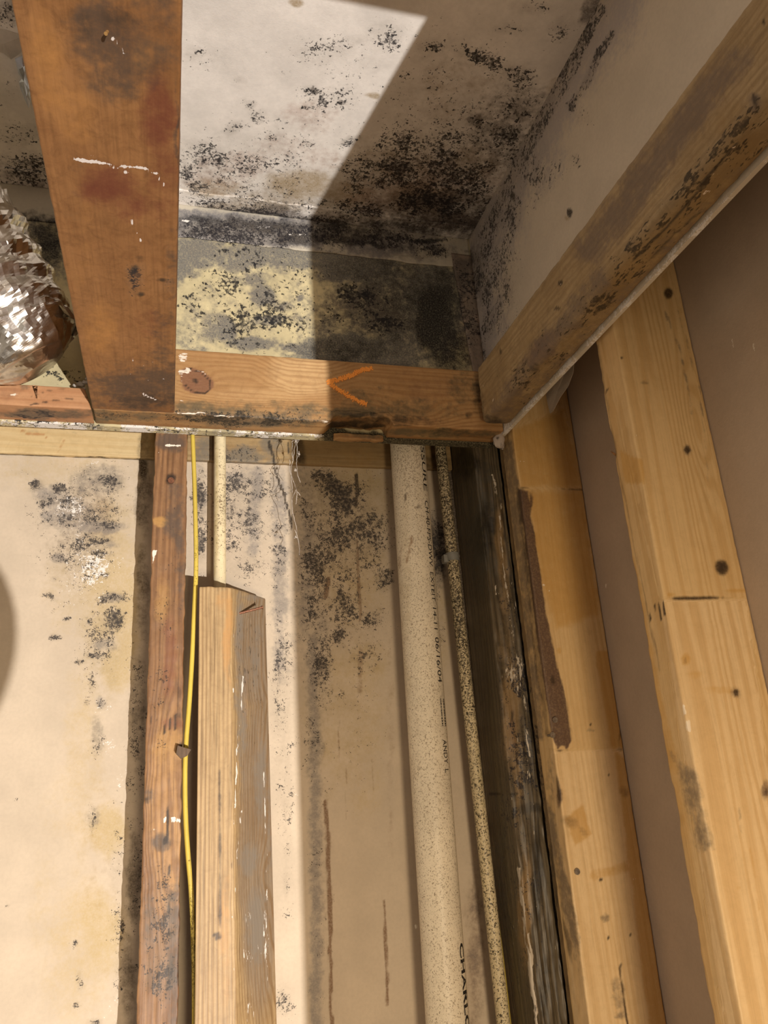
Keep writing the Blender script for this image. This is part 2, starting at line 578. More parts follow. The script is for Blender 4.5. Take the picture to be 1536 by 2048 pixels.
up_mat = drywall_mat('mouldy_yellow_paper', (.63, .54, .32), och=(.40, .28, .10), gry=(.13, .13, .135), gry_k=.93, drk=(.012, .011, .010), blk=(.015, .015, .018), fb=75, fs=170, fw=.03, mott=.14, grain=.55)
up_marks = [
    Pg('gry', [(340, 480), (650, 492), (650, 535), (560, 530), (460, 545), (400, 540), (350, 570)], .8, 14.), El('gry', 610, 640, 40, 50, .55, 0, .9), El('gry', 425, 655, 40, 40, .7), El('gry', 510, 560, 40, 22, .7), El('gry', 560, 610, 50, 16, .55),
    El('drk', 800, 620, 190, 130, .62, 0, .9), El('drk', 700, 700, 150, 40, .6, 0, .9), El('drk', 900, 700, 60, 60, .8), El('gry', 780, 610, 180, 130, .8, 0, .9), El('och', 740, 625, 90, 50, .5),  # mould here also paints the shade of the right part nearly black
    El('blk', 500, 600, 220, 130, .62), El('gry', 380, 660, 40, 60, .5), El('gry', 640, 700, 60, 30, .8),
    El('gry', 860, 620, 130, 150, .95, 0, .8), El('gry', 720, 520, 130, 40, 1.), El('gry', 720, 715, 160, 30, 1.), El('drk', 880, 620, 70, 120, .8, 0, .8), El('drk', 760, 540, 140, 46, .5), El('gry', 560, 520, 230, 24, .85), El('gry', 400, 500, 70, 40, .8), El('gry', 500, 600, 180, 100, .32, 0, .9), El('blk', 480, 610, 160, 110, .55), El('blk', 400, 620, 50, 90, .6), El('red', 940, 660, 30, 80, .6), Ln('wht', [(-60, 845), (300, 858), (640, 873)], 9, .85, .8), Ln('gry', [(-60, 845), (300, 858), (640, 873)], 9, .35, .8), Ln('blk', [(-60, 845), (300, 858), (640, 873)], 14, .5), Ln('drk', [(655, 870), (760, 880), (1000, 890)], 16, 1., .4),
    El('gry', 400, 503, 60, 24, 1.), El('gry', 500, 522, 84, 26, .9), El('gry', 575, 505, 74, 22, 1.), El('gry', 640, 490, 70, 24, 1.), El('gry', 522, 592, 34, 24, .9),
    El('gry', 452, 660, 27, 30, 1.), El('gry', 500, 688, 64, 18, .9), El('gry', 535, 640, 42, 16, .7), El('gry', 605, 696, 64, 14, .95), El('gry', 362, 530, 18, 40, .9),
    El('gry', 385, 545, 26, 14, .7), El('gry', 600, 600, 14, 7, .8), El('gry', 470, 560, 26, 14, .45), El('gry', 395, 700, 40, 8, .6), El('gry', 560, 540, 50, 14, .6),
    El('blk', 390, 600, 44, 66, .62), El('blk', 430, 590, 76, 42, .48), El('blk', 560, 640, 66, 55, .5), El('blk', 480, 540, 120, 40, .5), El('blk', 600, 570, 40, 60, .5),
    El('blk', 450, 500, 120, 30, .55), El('blk', 380, 555, 30, 30, .6), El('blk', 500, 690, 150, 18, .55),
    El('gry', 705, 535, 100, 44, 1.), El('gry', 860, 600, 74, 120, 1.), El('drk', 862, 640, 42, 90, 1.), El('drk', 830, 600, 50, 60, .6), El('gry', 690, 695, 130, 34, 1.),
    El('gry', 780, 560, 80, 40, .8), El('gry', 650, 690, 40, 60, .7), El('gry', 800, 690, 60, 60, .9), El('drk', 770, 560, 120, 30, .35), El('drk', 720, 700, 130, 20, .4),
    El('blk', 720, 600, 86, 44, .75), El('blk', 770, 640, 66, 34, .75), El('blk', 660, 620, 40, 60, .5), El('och', 690, 620, 60, 40, .3), El('och', 600, 640, 60, 30, .2),
    El('red', 900, 690, 30, 50, .4), El('blk', 130, 745, 60, 40, .55), El('gry', 60, 500, 120, 90, .7), El('drk', 100, 490, 60, 60, .7)]
V, F = grid_box(ticks(-1.0, .42, .0026, -.20, .42, .1), [YD, YD + .0127], ticks(.4152, CZ, .0026))
me = mesh_of('wall_back', V, F); paint(me, V, up_marks)
wall_back = tag(new_obj('wall_back', me, up_mat), kind='structure')

# paper joint tape in the corner between ceiling and back wall
tape_mat = drywall_mat('mouldy_joint_tape', (.52, .47, .38), gry=(.17, .165, .18), gry_k=.9, drk=(.012, .013, .018), drk_w=.9, och=(.35, .27, .12), red=(.2, .13, .1), fb=120, fs=300)
tape_marks = [Pg('gry', [(340, 415), (650, 440), (650, 500), (340, 490)], .8, 8.), El('wht', 430, 480, 90, 8, .5), El('drk', 500, 452, 190, 20, .8, 4, .9), El('drk', 400, 462, 70, 10, .6, 4, .9), El('drk', 590, 480, 70, 20, .75, 0, .9), El('blk', 480, 470, 160, 40, .9), El('gry', 780, 490, 150, 40, .8, 0, .9), El('drk', 700, 470, 110, 24, .8, 5, .9), El('drk', 830, 495, 120, 12, .5, 5, .9), El('gry', 500, 462, 260, 34, .9, 0, .8), El('drk', 400, 438, 60, 8, .7, 4, .9), El('drk', 470, 452, 60, 8, .85, 5, .9), El('drk', 560, 455, 80, 9, .9, 3, .9), El('drk', 680, 455, 80, 9, .9, 5, .9), El('drk', 640, 478, 60, 14, .9, 4, .9),
              El('drk', 720, 486, 90, 9, .9, 5, .9), El('drk', 590, 476, 60, 14, .8, 4, .9), El('drk', 430, 465, 80, 5, .6, 5, .9), El('drk', 862, 481, 40, 7, 1., 3, .8), El('drk', 800, 476, 80, 5, .5, 4), El('wht', 372, 441, 14, 5, 1.),
              El('wht', 452, 456, 14, 4, .8), El('wht', 595, 472, 34, 3, .9), El('wht', 520, 452, 40, 4, .6), El('wht', 420, 478, 90, 6, .5), El('blk', 600, 470, 330, 34, .8), El('gry', 800, 470, 100, 20, .6), El('blk', 800, 480, 120, 26, .7),
              El('red', 690, 480, 60, 10, .5), El('gry', 90, 480, 120, 40, 1.), El('drk', 70, 470, 130, 50, .85, 0, .8), El('blk', 860, 500, 60, 20, .6), El('och', 800, 505, 110, 16, .5)]


def tape_def(V):
    b = (fbm(V, 60, 3) - .5) * .004
    V = V.copy(); V[:, 2] += np.where(V[:, 2] < .72, (fbm(V * [1, 1, 0], 40, 3) - .5) * .006, 0)
    V[:, 1] += np.where(V[:, 1] < YD - .0005, b * .5, 0)
    return V


tp = board('joint_tape', ticks(-.6, .418, .003, -.2, .418), [YD - .0017, YD], ticks(.6985, CZ, .003), tape_mat, tape_marks, r=0, base=(0, 0, 0), rough=0, deform=tape_def)
tp.parent = wall_back
ct = board('joint_tape', ticks(-.6, .418, .003, -.2, .418), ticks(YD - .030, YD, .003), [CZ - .0012, CZ], ceil_mat,
           ceil_marks + [Pg('gry', [(340, 408), (650, 432), (650, 452), (340, 440)], .62, 6.), El('blk', 480, 425, 180, 22, .85), El('gry', 480, 432, 170, 12, .8, 3, .9), El('och', 500, 415, 150, 14, .6), El('drk', 470, 440, 170, 5, .9, 4, .9), El('gry', 60, 440, 130, 60, 1.), El('drk', 60, 440, 120, 46, .8, 0, .8), El('drk', 560, 440, 70, 9, .8, 3, .9), El('drk', 680, 448, 70, 7, .9, 5, .9), El('drk', 420, 433, 80, 5, .7, 4, .9), El('wht', 380, 436, 20, 3, .8), El('blk', 560, 440, 280, 12, .8),
                         El('gry', 430, 430, 90, 9, .9), El('gry', 560, 430, 60, 18, .9)], r=0, base=(0, 0, 0), rough=0,
           deform=lambda V: V + np.stack([0 * V[:, 0], np.where(V[:, 1] < YD - .02, (fbm(V * [1, 0, 1], 40, 3) - .5) * .008, 0), 0 * V[:, 0]], 1))
ct.parent = ceiling

right_mat = drywall_mat('pale_drywall_right', (.62, .545, .435), gry=(.42, .385, .38), drk=(.03, .025, .02), blk=(.05, .048, .05), och=(.36, .27, .13), red=(.3, .2, .17), fb=90, fs=260, mott=.05,
                        fvec=None)
right_marks = [
    El('gry', 965, 580, 50, 160, .7, 0, .9), El('drk', 950, 540, 26, 70, .5, 0, .9), El('gry', 1000, 470, 60, 90, .6, 30, .9), El('blk', 990, 540, 60, 160, .6), El('blk', 1060, 350, 70, 90, .5, 30), El('red', 1000, 600, 40, 120, .3, 0, .9),
    Ln('wht', [(1000, 870), (1338, 515), (1560, 300)], 12, .75, .6),
    Ln('gry', [(1255, 0), (1140, 160), (1050, 320), (985, 450), (955, 560), (962, 720)], 46, .8, .8), El('gry', 1090, 330, 50, 70, .5, 30), El('gry', 1260, 60, 40, 60, .35, 30),
    Ln('blk', [(1200, 20), (1120, 170), (1040, 320), (985, 440), (952, 560)], 15, .62), Ln('blk', [(1222, 70), (1178, 150), (1140, 215)], 9, .75), El('blk', 1070, 350, 30, 46, .68, 30),
    El('blk', 1015, 425, 40, 60, .72, 30), El('blk', 962, 560, 26, 84, .8), El('blk', 985, 640, 22, 56, .78, 20), El('blk', 1152, 322, 12, 22, .6), El('blk', 1170, 230, 26, 30, .4),
    El('blk', 965, 700, 16, 40, .7), El('gry', 975, 560, 40, 120, .5), El('och', 968, 560, 16, 24, .5), El('drk', 1137, 423, 5, 11, 1.), El('och', 1132, 434, 5, 6, .9),
    El('drk', 940, 520, 14, 22, .7), El('drk', 1028, 392, 6, 12, .8), El('blk', 1010, 470, 34, 50, .5), El('red', 930, 560, 16, 60, .3)]
V, F = grid_box([XD, XD + .0048], ticks(-.313, YD, .003, .30, YD, .05), ticks(.4152, CZ, .003))
me = mesh_of('wall_right', V, F); paint(me, V, right_marks)
wall_right = tag(new_obj('wall_right', me, right_mat), kind='structure')

fill_mat = drywall_mat('corner_tape_paper', (.34, .26, .20), gry=(.10, .09, .085), drk=(.015, .013, .012), blk=(.03, .028, .03), fb=90, fs=240)
vt = board('corner_tape', ticks(.404, .4197, .003), [.8955, .8978], ticks(.49, .722, .003), fill_mat,
           [El('drk', 915, 620, 20, 120, .5), El('gry', 930, 620, 60, 130, .6), El('gry', 915, 560, 40, 60, .8), El('blk', 925, 600, 60, 140, .7), El('drk', 900, 560, 12, 40, .6), El('drk', 915, 690, 10, 60, .5), El('gry', 930, 540, 40, 30, .7)], r=0, base=(0, 0, 0), rough=.0009,
           deform=lambda V: V + np.stack([np.where(V[:, 0] < .418, -.016 * (V[:, 2] - .49) / .23 * (.4197 - V[:, 0]) / .0157, 0), 0 * V[:, 0], 0 * V[:, 0]], 1))
vt.parent = wall_right

# ---- backing panel of the stud bays
pan_mat = drywall_mat('water_stained_shaded_panel', (.585, .485, .37), mott=.07, och=(.50, .37, .17), och_k=.75, red=(.17, .085, .04), red_k=.85, gry=(.22, .205, .20), gry_k=.75, grain=.5, drk=(.03, .02, .014),
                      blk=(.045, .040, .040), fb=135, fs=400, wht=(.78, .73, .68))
pan_marks = [
    # left bay
    El('och', 140, 940, 220, 60, .45, 0, .9), El('och', 215, 1150, 80, 260, .7, 0, .9), El('red', 190, 1020, 60, 90, .4, 0, .9), El('gry', 195, 965, 70, 40, .55), El('gry', 120, 1030, 50, 20, .7), El('gry', 180, 1050, 60, 14, .75), El('gry', 210, 1290, 30, 16, .6), El('wht', 160, 1010, 90, 40, .55), El('wht', 180, 1160, 80, 90, .6), El('och', 150, 1900, 90, 200, .5, 0, .9), El('och', 160, 1620, 90, 120, .4, 0, .9),  # first broad ochre paints the dimmer light near the top into the colour
    El('blk', 150, 1080, 110, 170, .5), El('blk', 210, 1280, 60, 160, .5), El('blk', 180, 1000, 100, 60, .6), El('blk', 200, 950, 70, 30, .55), El('och', 190, 1080, 110, 220, .4, 0, .9), El('red', 170, 1060, 90, 120, .3, 0, .9), El('gry', 170, 1060, 90, 60, .4, 0, .9), El('gry', 130, 1010, 70, 26, .6), El('gry', 225, 1055, 40, 16, .7), El('gry', 205, 1090, 40, 12, .6), El('gry', 100, 985, 40, 20, .6), El('blk', 240, 1850, 30, 300, .45), El('red', 200, 1700, 60, 400, .18, 0, .9), El('wht', 235, 1500, 40, 120, .5), El('blk', 215, 1000, 60, 90, .5),
    El('blk', 75, 970, 17, 13, 1.), El('blk', 115, 975, 20, 14, 1.), El('blk', 95, 1000, 36, 18, .82), El('blk', 132, 1000, 36, 14, .85), El('blk', 110, 1042, 32, 20, .75),
    El('blk', 142, 1040, 42, 26, .82), El('blk', 190, 1030, 42, 30, .86), El('blk', 222, 1050, 36, 16, .95), El('blk', 200, 1082, 27, 12, 1.), El('blk', 125, 1115, 32, 15, .85),
    El('blk', 170, 1130, 52, 25, .7), El('blk', 200, 1105, 42, 12, .82), El('blk', 211, 1146, 14, 9, 1.), El('blk', 110, 1160, 11, 8, .85), El('blk', 105, 1195, 19, 10, .85),
    El('blk', 222, 1195, 42, 17, .9), El('blk', 225, 1240, 32, 40, .85), El('blk', 135, 1236, 11, 6, .95), El('blk', 111, 1275, 17, 8, .95), El('blk', 180, 1246, 12, 8, .85),
    El('blk', 192, 1312, 32, 13, .95), El('blk', 160, 1326, 22, 8, .8), El('blk', 182, 1365, 11, 32, .65), El('blk', 202, 1410, 15, 20, .75), El('blk', 175, 1405, 9, 8, .75),
    El('blk', 195, 1480, 16, 44, .6), El('blk', 185, 1630, 16, 44, .55), El('blk', 150, 1890, 11, 10, .8), El('blk', 160, 1962, 10, 34, .65), El('blk', 150, 2010, 11, 10, .8),
    El('blk', 190, 2045, 20, 12, .85), El('blk', 215, 960, 46, 24, .7), El('blk', 45, 945, 30, 10, .35), El('blk', 120, 1080, 70, 60, .42), El('blk', 200, 1260, 60, 90, .45),
    El('blk', 35, 1600, 6, 4, .8), El('blk', 18, 1812, 6, 4, .8),
    El('gry', 150, 1040, 76, 40, .5), El('gry', 205, 950, 56, 26, .55), El('gry', 110, 985, 40, 16, .5), El('gry', 190, 1100, 60, 30, .42), El('gry', 222, 1195, 30, 14, .6),
    El('gry', 200, 1408, 12, 18, .7), El('gry', 195, 1470, 20, 50, .4), El('gry', 120, 1115, 22, 12, .6), El('gry', 185, 1625, 20, 40, .35), El('gry', 150, 1888, 9, 9, .6),
    El('wht', 195, 935, 56, 22, .62), El('wht', 150, 1050, 60, 46, .6), El('wht', 200, 1130, 64, 64, .6), El('wht', 160, 1190, 60, 40, .6), El('wht', 215, 1420, 40, 70, .5),
    El('wht', 222, 2020, 34, 44, .6), El('wht', 210, 1560, 40, 60, .4), El('wht', 230, 1780, 30, 80, .5),
    El('och', 250, 1230, 32, 160, .75), El('och', 235, 1330, 44, 66, .8), El('och', 215, 1660, 48, 66, .75), El('och', 200, 1860, 60, 110, .7), El('och', 200, 970, 80, 50, .45),
    El('och', 170, 1500, 50, 280, .42), El('och', 130, 1180, 60, 120, .35), El('och', 100, 1850, 60, 200, .28), El('och', 225, 1120, 60, 160, .4),
    # behind the rusty stud
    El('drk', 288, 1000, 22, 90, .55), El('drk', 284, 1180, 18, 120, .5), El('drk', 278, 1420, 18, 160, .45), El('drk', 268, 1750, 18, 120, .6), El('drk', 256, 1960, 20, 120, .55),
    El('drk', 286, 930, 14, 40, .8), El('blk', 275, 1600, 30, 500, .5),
    # middle bay, lit side
    El('blk', 490, 1010, 110, 110, .62), El('blk', 480, 1100, 100, 90, .5), El('blk', 565, 1300, 36, 400, .5), El('gry', 480, 1000, 90, 100, .3, 0, .9), El('gry', 565, 1200, 30, 260, .4, 0, .9),
    El('blk', 480, 985, 64, 54, .82), El('blk', 450, 1020, 40, 60, .8), El('blk', 402, 1000, 22, 90, .8), El('blk', 402, 1090, 16, 50, .8), El('blk', 522, 1000, 16, 66, .75),
    El('blk', 496, 1010, 12, 84, .8), El('blk', 500, 1125, 46, 28, .68), El('blk', 560, 1150, 26, 200, .62), El('blk', 555, 1350, 20, 200, .56), El('blk', 575, 1600, 15, 400, .38),
    El('blk', 570, 2000, 24, 44, .62), El('blk', 582, 1640, 8, 14, .7), El('blk', 572, 1780, 10, 30, .5), El('blk', 480, 1060, 80, 120, .45),
    Ln('gry', [(513, 945), (507, 1095)], 15, .7, .8), Ln('gry', [(560, 940), (560, 1150), (556, 1330)], 15, .62, .8), El('gry', 400, 990, 20, 80, .4), El('gry', 480, 950, 60, 20, .5),
    Ln('drk', [(548, 938), (558, 960), (566, 985), (578, 1030), (582, 1058)], 2.2, 1.), Ln('wht', [(583, 1300), (590, 1600), (598, 2048)], 8, .35, .8),
    # middle bay, shaded side
    El('blk', 690, 1080, 120, 170, .66), El('blk', 640, 1200, 50, 220, .7), El('blk', 700, 1250, 90, 120, .5), El('och', 700, 1000, 120, 120, .5), El('blk', 640, 1700, 30, 400, .35), El('blk', 700, 1450, 90, 200, .3), El('gry', 680, 1050, 110, 120, .35, 0, .9), El('gry', 870, 1100, 40, 90, .6),
    El('blk', 680, 1000, 76, 66, .92), El('blk', 640, 965, 50, 40, .75), El('blk', 700, 1060, 62, 54, .9), El('blk', 650, 1100, 54, 84, .75), El('blk', 770, 1160, 26, 34, 1.),
    El('blk', 680, 1205, 76, 64, .7), El('blk', 740, 1240, 46, 40, .6), El('blk', 680, 1272, 26, 44, .88), El('blk', 640, 1300, 34, 170, .68), El('blk', 720, 1320, 60, 44, .5),
    El('blk', 620, 1100, 34, 220, .62), El('blk', 750, 1050, 50, 60, .7), El('blk', 620, 1500, 26, 100, .45), El('blk', 700, 1100, 110, 180, .4),
    El('gry', 612, 1120, 30, 260, .55, 0, .9), Ln('gry', [(626, 1280), (630, 1600), (634, 2060)], 13, .75, .9), El('gry', 640, 1330, 26, 160, .5, 0, .9), El('gry', 690, 1060, 80, 80, .3),
    El('och', 720, 960, 64, 44, .6), El('och', 700, 1150, 94, 130, .5), El('och', 690, 1420, 110, 220, .4), El('och', 730, 1330, 60, 60, .5), El('och', 720, 1550, 60, 120, .35),
    Ln('drk', [(712, 948), (716, 985), (711, 1012)], 4, .95), Ln('red', [(655, 1158), (651, 1192)], 4.5, 1.), Ln('red', [(652, 1605), (658, 1750), (664, 2060)], 4, .95),
    Ln('red', [(768, 1800), (772, 1900), (774, 2010)], 3.2, .8), Ln('red', [(714, 1080), (718, 1160), (722, 1240)], 3, .7), Ln('red', [(723, 1300), (722, 1385)], 5, .5),
    Ln('red', [(693, 1520), (690, 1640)], 2, .4), Ln('red', [(744, 1520), (746, 1580)], 2, .4), Ln('red', [(680, 1440), (676, 1520)], 2.5, .5), El('red', 640, 1800, 30, 300, .22, 0, .9),
    # right bay
    Ln('drk', [(898, 935), (932, 1230), (966, 1536), (1010, 2050)], 8, 1., .5),  # dark line paints the shade in the gap beside the supply pipe
    El('blk', 872, 1090, 34, 70, 1.), El('blk', 860, 1180, 24, 34, .9), El('drk', 866, 1090, 24, 50, .5), El('drk', 880, 1130, 14, 30, .7), El('blk', 880, 1250, 20, 60, .5),
    El('red', 950, 1900, 26, 220, .55, 0, .9), El('gry', 950, 1900, 24, 200, .35, 0, .9), Ln('wht', [(968, 2010), (972, 2030), (990, 2034)], 4, .6), El('och', 880, 1250, 30, 120, .4),
    El('red', 780, 1500, 10, 400, .3, 0, .9)]
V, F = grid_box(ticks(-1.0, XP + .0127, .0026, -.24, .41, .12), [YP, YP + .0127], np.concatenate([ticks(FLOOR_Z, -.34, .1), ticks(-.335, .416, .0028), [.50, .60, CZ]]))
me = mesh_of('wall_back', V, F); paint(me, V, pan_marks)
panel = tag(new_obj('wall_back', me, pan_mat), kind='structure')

tan_mat = drywall_mat('tan_panel_paper', (.50, .395, .30), mott=.05, wht=(.75, .68, .58), wvec=None)
tan_marks = [Ln('wht', [(1465, 672), (1466, 700)], 2.4, 1.), Ln('wht', [(1508, 680), (1508, 700)], 2., 1.), El('wht', 1496, 898, 2.4, 4, 1.), El('wht', 1212, 1172, 2.5, 4, 1.), El('drk', 1398, 658, 3, 3, .8)]
V, F = grid_box([XP, XP + .0127], ticks(-.313, YP - .0005, .004, .30, YP, .06), np.concatenate([ticks(FLOOR_Z, -.34, .1), ticks(-.335, CZ, .006)]))
me = mesh_of('wall_right', V, F); paint(me, V, tan_marks, 1.)
tag(new_obj('wall_right', me, tan_mat), kind='structure')

fl_mat = drywall_mat('concrete_floor', (.30, .28, .25), mott=.15)
V, F = grid_box([-1.2, 2.4], [-4.2, 1.02], [FLOOR_Z - .05, FLOOR_Z])
tag(new_obj('floor', mesh_of('floor', V, F), fl_mat), kind='structure')
me = bpy.data.objects['floor'].data; paint(me, V, [])

# cross-piece of the framing above and behind the camera: it cuts the light off the near part of the ceiling
tw = wood_mat('crosspiece_wood', (.46, .26, .10), (.30, .14, .05), 'X', (0, .4, 1.))
tag(board('trim_1', ticks(-.001, .42, .05), [-.058, -.020], [ZB, .505], tw, r=0, base=(0, 0, 0), rough=0), kind='structure')

# ================================================================== THE TIMBERS
VZ = np.concatenate([ticks(FLOOR_Z, -.34, .1), ticks(-.335, .43, .0034), [.50, .60]])    # heights of stud rings, fine where they show

# ---- ceiling joist, seen from right below
joist_mat = wood_mat('joist_wood', (.37, .180, .068), (.22, .095, .032), 'Y', (1., 0, .3), 95., 1.6, .22, knots=[((-.068, .74, .417), (.02, .035, .03), 5.)], seed=2., fib=.30, mott=.6,
                     gry=(.085, .060, .045), red=(.15, .034, .022), red_k=.8, och=(.52, .25, .075), drk=(.03, .02, .013), wht=(.86, .80, .78), fvec=None)
joist_marks = [
    El('gry', 265, 90, 120, 100, .75, 0, .9), El('drk', 250, 40, 60, 40, .45, 0, .9), El('gry', 255, 780, 120, 50, .6, 0, .9), El('red', 330, 330, 40, 160, .5, 0, .9), El('och', 285, 110, 30, 40, .6),
    El('gry', 205, 70, 86, 84, .8, 0, .8), El('gry', 235, 165, 74, 56, .7, 0, .8), El('gry', 310, 60, 50, 110, .62, 0, .8), El('gry', 180, 40, 60, 40, .75), El('drk', 170, 55, 26, 40, .35),
    El('gry', 260, 25, 60, 30, .5), El('red', 318, 230, 46, 110, .75, 0, .8), El('red', 215, 370, 70, 46, .8, 0, .8), El('red', 260, 410, 70, 40, .55, 0, .8), El('red', 320, 380, 36, 90, .45),
    El('och', 95, 130, 44, 140, .55, -10), El('och', 200, 655, 44, 70, .5), El('och', 150, 230, 60, 80, .4), El('och', 300, 90, 50, 40, .4), El('och', 160, 480, 40, 160, .3),
    El('gry', 290, 775, 120, 66, .85, 0, .8), El('drk', 300, 800, 90, 24, .4), El('gry', 150, 420, 30, 200, .25, 0, .9), El('red', 300, 660, 60, 60, .35, 0, .9), El('gry', 230, 800, 90, 26, .5), El('gry', 325, 700, 30, 110, .45, 0, .8), El('gry', 340, 560, 16, 120, .45),
    El('drk', 268, 540, 9, 10, .7), El('drk', 275, 517, 10, 10, .5), El('drk', 322, 560, 12, 6, .8), El('drk', 282, 590, 9, 5, .8), El('blk', 270, 560, 30, 40, .6), El('blk', 330, 570, 18, 30, .55),
    El('drk', 219, 71, 5, 5, 1.), El('wht', 225, 77, 4, 5, 1.), Ln('wht', [(228, 82), (252, 112), (278, 132)], 7, .72, .8), El('wht', 200, 40, 10, 10, .4), El('gry', 355, 400, 4, 400, .5),
    Ln('wht', [(144, 316), (172, 322), (206, 327)], 3.2, 1.4, .7), Ln('wht', [(179, 308), (188, 316), (198, 327)], 2.4, 1.2, .8), Ln('wht', [(212, 330), (240, 342), (262, 350)], 5, 1.0, .9),
    Ln('wht', [(240, 331), (275, 334), (300, 341), (313, 346)], 3.2, 1.3, .7), Ln('wht', [(318, 355), (330, 372)], 3., 1.1, .8), Ln('wht', [(340, 372), (350, 372)], 2., .7), El('wht', 240, 344, 34, 12, .55),
    Ln('wht', [(264, 442), (270, 462), (280, 480), (286, 500)], 1.7, .9, .7), Ln('wht', [(285, 786), (325, 808)], 1.6, .9), Ln('wht', [(250, 725), (248, 790)], 5, .58, .9), Ln('wht', [(268, 715), (266, 790)], 4, .58, .9),
    El('wht', 325, 745, 20, 60, .45), El('wht', 290, 750, 70, 50, .4), El('och', 266, 803, 4, 3, 1.), El('och', 298, 805, 4, 3, .9), El('red', 220, 803, 4, 3, 1.)]
joist = board('ceiling_joist', ticks(-.093, -.002, .0026), ticks(-.35, .8575, .003, .31, .8575, .06), np.concatenate([ticks(ZB, ZB + .012, .003), [.47, .53, .582]]), joist_mat, joist_marks, r=.0018, rough=.0004)
tag(joist, 'wide rust-brown ceiling joist with white paint scratches, running overhead beside the foil duct', 'joist')
nail_mat = plain_mat('rusty_nail', (.20, .085, .045), .55, .5, .5, .5, 900.)
steel_mat = plain_mat('dull_steel', (.42, .38, .33), .35, .9, .5, .3, 500.)


def nail_part(name, p0, p1, r, parent, mat=None, head=2.0, bend=None):
    pts = [np.array(p0), np.array(p1)] if bend is None else spline([p0, bend, p1], 6)
    V, F = tube(pts, r, 8)
    d = pts[-1] - pts[-2]; d = d / np.linalg.norm(d)
    h = tube([pts[-1] - d * r * .2, pts[-1] + d * r * .6], r * head, 10)
    V, F = join([(V, F), h])
    return new_obj(name, mesh_of(name, V, F, parent.location), mat or nail_mat, parent)


p = on_z(219, 71, ZB)
nail_part('nail', p + [0, 0, .006], p + np.array([-.0015, -.004, -.0035]), .0009, joist, plain_mat('bright_nail', (.55, .32, .12), .45, .6), 1.2)

# ---- header board across the back, with the cut end of the joist against it
hd_kn = [((.0215, YD - .04, .465), (.020, .01, .015), 2.6), ((.302, YD - .04, .434), (.050, .02, .020), 4.2)]
head_mat = wood_mat('header_wood', (.47, .275, .115), (.29, .135, .045), 'X', (0, .35, 1.), 150., .85, .62, knots=hd_kn, seed=5., fib=.2, alt=(.62, .40, .19),
                    gry=(.10, .085, .05), drk=(.022, .016, .010), red=(.20, .088, .05), red_k=.85, och=(.60, .40, .17), wht=(.80, .70, .58), blk=(.03, .025, .018), fb=100, fs=330, fvec=None)
head_marks = [
    El('gry', 800, 820, 170, 26, .55, 0, .9), El('gry', 720, 800, 90, 36, .5, 0, .9), El('drk', 760, 842, 160, 12, .6, 0, .9), El('gry', 860, 866, 160, 10, .7), El('red', 860, 780, 120, 60, .35, 0, .9), El('gry', 930, 780, 40, 60, .5, 0, .9), El('drk', 955, 790, 20, 50, .5, 0, .9), El('red', 420, 770, 60, 40, .2, 0, .9), El('gry', 480, 812, 150, 14, .5, 0, .9),  # dirt towards the right end also paints that end's shade deeper
    El('red', 390, 763, 35, 25, 1.0, 30, .12), El('drk', 388, 764, 8, 6, .7, 20), Ln('drk', [(362, 745), (380, 738), (402, 745), (418, 762), (420, 780), (408, 788), (388, 784), (368, 770)], 1.8, .8), El('wht', 372, 745, 16, 10, .8, -30),
    El('wht', 360, 752, 9, 18, .85), El('wht', 400, 744, 18, 4, .7, 20), El('wht', 365, 715, 14, 18, .6), El('wht', 440, 765, 26, 4, .55), Ln('wht', [(356, 788), (368, 806)], 3, .7),
    El('wht', 620, 740, 60, 40, .38), El('wht', 520, 750, 120, 26, .25), El('ton', 610, 745, 90, 60, .85), El('ton', 520, 790, 150, 20, .5),
    El('gry', 440, 822, 120, 12, .75), El('gry', 400, 815, 70, 16, .6), El('gry', 620, 818, 60, 14, .6), El('gry', 560, 845, 120, 12, .7), El('gry', 420, 838, 90, 10, .65),
    El('blk', 480, 838, 200, 22, .85), El('gry', 480, 835, 190, 20, .6), El('gry', 180, 832, 200, 16, .6), El('blk', 240, 832, 160, 12, .55), El('blk', 600, 825, 70, 14, .55), El('gry', 60, 825, 90, 12, .55), El('blk', 60, 825, 90, 14, .5),
    El('wht', 390, 829, 40, 2.4, 1.), El('wht', 450, 832, 40, 2.4, .7), El('wht', 560, 838, 80, 2, .6), El('wht', 645, 843, 20, 5, .8),
    El('drk', 672, 850, 26, 9, .95), El('drk', 700, 846, 46, 6, .8), El('drk', 745, 851, 40, 5, .8), El('drk', 670, 800, 20, 3, .5), El('gry', 700, 825, 60, 14, .85), El('drk', 720, 830, 50, 6, .6),
    El('gry', 740, 800, 40, 20, .4), El('red', 862, 840, 30, 12, .35), El('drk', 952, 800, 12, 8, .7), El('drk', 940, 828, 10, 10, .5), El('gry', 955, 770, 14, 40, .6), El('och', 850, 866, 80, 12, .5),
    El('drk', 800, 852, 30, 3, .6), El('drk', 900, 862, 60, 10, .35), El('gry', 900, 868, 80, 8, .5)]


def header_def(V):
    V = V.copy()
    # splintered underside: a bite torn out of the lower back edge between the lit end and the drain pipe
    x = V[:, 0]
    bite = sstep(x, .182, .194) * (1 - sstep(x, .262, .268)) * (1 - sstep(V[:, 2], ZB + .006, ZB + .016))
    V[:, 2] += bite * (.007 + .006 * fbm(V * [1, 0, 0], 130, 3))
    return V


